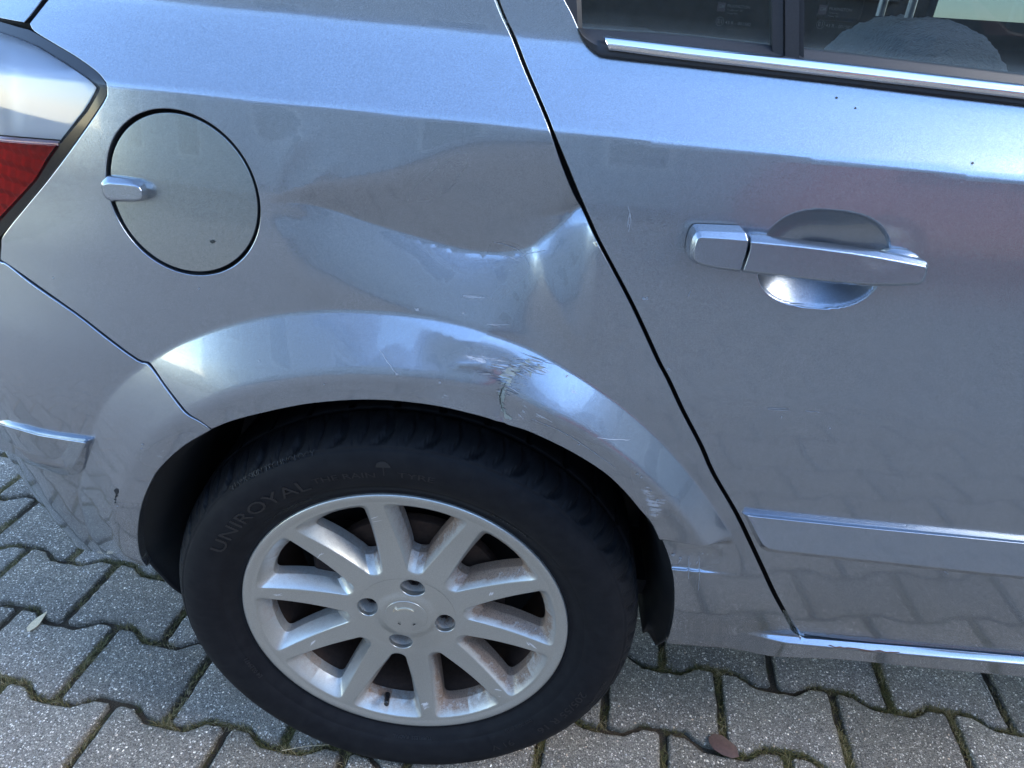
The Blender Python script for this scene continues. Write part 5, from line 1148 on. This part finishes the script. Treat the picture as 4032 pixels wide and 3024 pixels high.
for poly, dens, ang, sc in scuffs: patch('scuff_mark', poly, S_quarter, make_scuff(dens, ang, sc), wing)
bmp = bpy.data.objects['rear_bumper']; dr = bpy.data.objects['rear_door']
for poly, dens, ang, sc in scuff_b: patch('scuff_mark', poly, S_bumper, make_scuff(dens, ang, sc), bmp)
sm2 = make_scuff(.35, 0, .35); sm2.node_tree.nodes['Principled BSDF'].inputs['Base Color'].default_value = (.06, .07, .10, 1)
m3 = [n for n in sm2.node_tree.nodes if n.type == 'MAPPING'][1]; m3.inputs['Scale'].default_value = (420, 420, 420)
patch('smudge', smudge, S_door, sm2, dr)
PRIMER = simple('bare_primer', (.24, .265, .24), .55, bump=(300, .3, .0004))
def jag(P, amp, k=3):
    P = resample(np.array(P), .0022); return P+RNG.uniform(-amp, amp, P.shape)*np.array([1.6, .7])
def chip(name, poly, S, m, parent, off):
    return patch(name, [tuple(q) for q in jag(poly, .0011)], S, m, parent, off, .0025, .001)
chip('bare_patch', primer, S_quarter, PRIMER, wing, -.0004); chip('bare_patch', primer2, S_quarter, PRIMER, wing, -.0004)
chip('chip', chip_b, S_bumper, DARK, bmp, -.0004)
SCR = simple('scratch', (.30, .33, .37), .5, .2); SCRD = simple('crack_line', (.02, .025, .022), .6)
def line_mark(name, pts, S, w, m, parent, off=-.0005, wob=.0003):
    Q = spline_closed_open(np.array(pts), 8); n = len(Q); d = np.gradient(Q, axis=0); d /= np.maximum(np.linalg.norm(d, axis=1), 1e-9)[:, None]
    nn = np.stack([-d[:, 1], d[:, 0]], 1); V = []; F = []
    for i in range(n):
        ww = w*(.35+.65*math.sin(math.pi*(i+.5)/n))*random.uniform(.6, 1.25); c = Q[i]+nn[i]*random.uniform(-wob, wob)
        for s in (-1, 1): a = c+nn[i]*s*ww/2; V.append((a[0], float(S(np.array([a[0]]), np.array([a[1]]))[0])+off, a[1]))
    for i in range(n-1): F.append((i*2, i*2+1, i*2+3, i*2+2))
    me = mesh_obj(name, V, F, m, parent, False)
    return me
for P in lines: line_mark('scratch', P, S_quarter, .0007, SCR, wing)
for P in lines_d: line_mark('scratch', P, S_door, .0006, SCR, dr)
line_mark('crack', crack, S_quarter, .0013, SCRD, wing, -.0007, .0006)
# paint flakes standing proud round the crack
for i in range(80):
    t = random.random(); c = np.array(primer[random.randrange(len(primer))])+RNG.normal(0, 1, 2)*np.array([.0075, .0030]); a = random.gauss(-.22, .12); l = random.uniform(.003, .011); h_ = random.uniform(.0003, .0011)
    u = np.array([math.cos(a), math.sin(a)]); w_ = np.array([-u[1], u[0]])
    P = [c-u*l, c-u*l*.3-w_*h_, c+u*l*.6-w_*h_*.7, c+u*l, c+u*l*.4+w_*h_, c-u*l*.5+w_*h_*.8]
    V = [(q[0], float(S_quarter(np.array([q[0]]), np.array([q[1]]))[0])-.0004-(.0006 if k in (3, 4, 5) else 0), q[1]) for k, q in enumerate(P)]
    mesh_obj('paint_flake', V, [(0, 1, 2, 3, 4, 5)], PAINT if random.random() < .6 else SCR, wing, False)
# small chips and specks scattered on the panels
def speck(x, z, S, r, m, parent, name='stone_chip', off=-.00045):
    k = 7; V = []
    for j in range(k):
        a = 2*math.pi*j/k; rr = r*random.uniform(.5, 1.2); q = (x+rr*math.cos(a), z+rr*.8*math.sin(a)); V.append((q[0], float(S(np.array([q[0]]), np.array([q[1]]))[0])+off, q[1]))
    mesh_obj(name, V, [tuple(range(k))], m, parent, False)
for pt, S, r, m, par in chips: speck(pt[0], pt[1], {'q': S_quarter, 'd': S_door, 'b': S_bumper, 'f': base}[S], r, {'l': SCR, 'd': SCRD}[m], {'q': wing, 'd': dr, 'b': bmp, 'f': fd}[par])
# rust along the edge of the sill
RUSTP = simple('rust', (.11, .050, .025), .85, bump=(500, .8, .0008))
rx = [quarter_sill[0], quarter_sill[1], quarter_sill[2]]
line_mark('rust_streak', rx, S_quarter, .0013, RUSTP, wing, -.0006, .0008)
# scrapes on the spokes
SILV = simple('bare_alloy', (.78, .79, .80), .35, .5)
def face_mark(r, th, a, l, w):
    c = np.array([AX+r*math.cos(math.radians(th)), AZ+r*math.sin(math.radians(th))]); u = np.array([math.cos(a), math.sin(a)]); nn = np.array([-u[1], u[0]])
    P = [c-u*l, c-nn*w*random.uniform(.4, 1), c+u*l*.7-nn*w*.5, c+u*l, c+nn*w*.8, c-u*l*.5+nn*w]
    V = [(q[0], face_y(math.hypot(q[0]-AX, q[1]-AZ))-.0005, q[1]) for q in P]
    o = mesh_obj('kerb_scrape', V, [(0, 1, 2, 3, 4, 5)], SILV, wheel, False)
    if o.data.polygons[0].normal.y > 0: o.data.flip_normals()
for th, rr in ((135.2, (.150, .170)), (99.2, (.165, .182)), (171.2, (.165, .185)), (207.2, (.14, .165)), (279.2, (.165, .19)), (315.2, (.16, .18)), (351.2, (.155, .175)), (27.2, (.13, .14))):
    r0_ = random.uniform(rr[0], rr[1]+.018); k0_ = random.gauss(0, 1.2); a0_ = random.uniform(.2, 2.6)
    for _ in range(random.choice((2, 3, 5, 8, 12))):
        face_mark(r0_+random.gauss(0, .0035), th+k0_+random.gauss(0, .8), random.gauss(a0_, .35), random.uniform(.002, .008), random.uniform(.0004, .0019))
# ================================================================== WHAT STANDS ACROSS THE YARD (seen only as reflections)
FACADE = simple('grey_render', (.37, .38, .395), .85, bump=(6, .3, .01)); ROOFT = simple('roof_tiles', (.10, .055, .045), .8, bump=(14, .6, .02))
WINF = simple('white_frame', (.7, .7, .68), .5); WING = simple('dark_pane', (.03, .035, .04), .1)
house = empty('house', (0, -11, 0)); tag(house, 'grey rendered two storey house with red roof across the yard, reflected in the car', 'house')
wall = box('wall', (-13, -8, 0), (15, -.0, 5.3), FACADE, house)
V = [(-13.5, .5, 5.3), (15.5, .5, 5.3), (15.5, -4, 7.9), (-13.5, -4, 7.9), (-13.5, .5, 5.15), (15.5, .5, 5.15), (15.5, -8.5, 5.15), (-13.5, -8.5, 5.15), (-13.5, -8.5, 5.3), (15.5, -8.5, 5.3)]
mesh_obj('roof', V, [(0, 1, 2, 3), (4, 5, 1, 0), (3, 2, 9, 8), (4, 7, 6, 5), (0, 3, 8, 7, 4), (1, 5, 6, 9, 2)], ROOFT, house, False)
for zf in (.9, 3.5):
    for xw in (-11, -8, -5, -2, 1, 4, 7, 10, 13):
        w_ = box('window', (xw, .003, zf), (xw+1.1, .06, zf+1.35), WINF, house); box('pane', (xw+.08, .065, zf+.08), (xw+1.02, .075, zf+1.27), WING, w_)
# a red car parked opposite
RED = simple('red_paint', (.42, .06, .045), .35, coat=.8); 
rc = empty('red_car', (3.9, -5.5, 0)); tag(rc, 'red hatchback parked opposite, reflected as a red smear beside the door handle', 'car')
side = [(-1.95, .30), (-1.98, .62), (-1.85, .88), (-1.55, 1.22), (-1.15, 1.42), (.1, 1.45), (.75, 1.02), (1.60, .88), (1.88, .70), (1.92, .32), (1.55, .22), (-1.6, .22)]
n = len(side); V = []
for y_, s in ((-.84, .96), (-.80, 1.0), (.80, 1.0), (.84, .96)):
    for a, b in side:
        tap = .16*max(0, (b-.9)/.5); V.append((a*s, y_*(1-tap), .25+(b-.25)*(s if b > .8 else 1)))
F = [(k*n+i, k*n+(i+1) % n, (k+1)*n+(i+1) % n, (k+1)*n+i) for k in range(3) for i in range(n)]+[tuple(range(n))[::-1], tuple(range(3*n, 4*n))]
bd = mesh_obj('body', V, F, RED, rc, True, 25)
bb = bd.modifiers.new('edge', 'BEVEL'); bb.width = .05; bb.segments = 4; bb.limit_method = 'ANGLE'; bb.angle_limit = math.radians(20)
for s in (-1, 1):
    for (a0, a1) in ((-1.30, -.55), (-.48, .50)):
        V = [(a0+.05, s*.80, .97), (a1, s*.80, .97), (a1-(.32 if a1 > 0 else 0), s*.735, 1.34), (a0+(.30 if a0 < -1 else .03), s*.735, 1.34)]
        V = [(v[0], v[1]+s*.035, v[2]) for v in V]+[(v[0], v[1]-s*.02, v[2]) for v in V]
        mesh_obj('side_window', V, [(0, 1, 2, 3), (4, 7, 6, 5), (0, 4, 5, 1), (1, 5, 6, 2), (2, 6, 7, 3), (3, 7, 4, 0)], WING, rc, False)
    for xw in (-1.25, 1.22):
        w_ = lathe('tyre', [(.19, s*.76), (.20, s*.86), (.29, s*.87), (.32, s*.83), (.32, s*.68)], RUBBER, rc, 40, cx=xw, cz=.32)
        lathe('rim', [(0, s*.845), (.06, s*.85), (.17, s*.83), (.2, s*.86)], ALLOY, rc, 40, cx=xw, cz=.32)

# a second house on the right-hand side of the yard
house2 = empty('side_house', (10.5, -3, 0)); tag(house2, 'plain grey house wall closing the right side of the yard, reflected in the wheel arch', 'house')
box('wall', (0, -9, 0), (6, 3.5, 6.2), FACADE, house2)
mesh_obj('roof', [(-.4, -9.4, 6.2), (-.4, 3.9, 6.2), (3, 3.9, 7.4), (3, -9.4, 7.4), (6.4, -9.4, 6.2), (6.4, 3.9, 6.2)], [(0, 3, 2, 1), (3, 4, 5, 2), (0, 1, 5, 4), (0, 4, 3), (1, 2, 5)], ROOFT, house2, False)
for zf in (.9, 3.7):
    for yw in (-7.5, -5, -2.5, 0, 2):
        w_ = box('window', (-.06, yw, zf), (-.003, yw+1.1, zf+1.35), WINF, house2); box('pane', (-.075, yw+.08, zf+.08), (-.065, yw+1.02, zf+1.27), WING, w_)
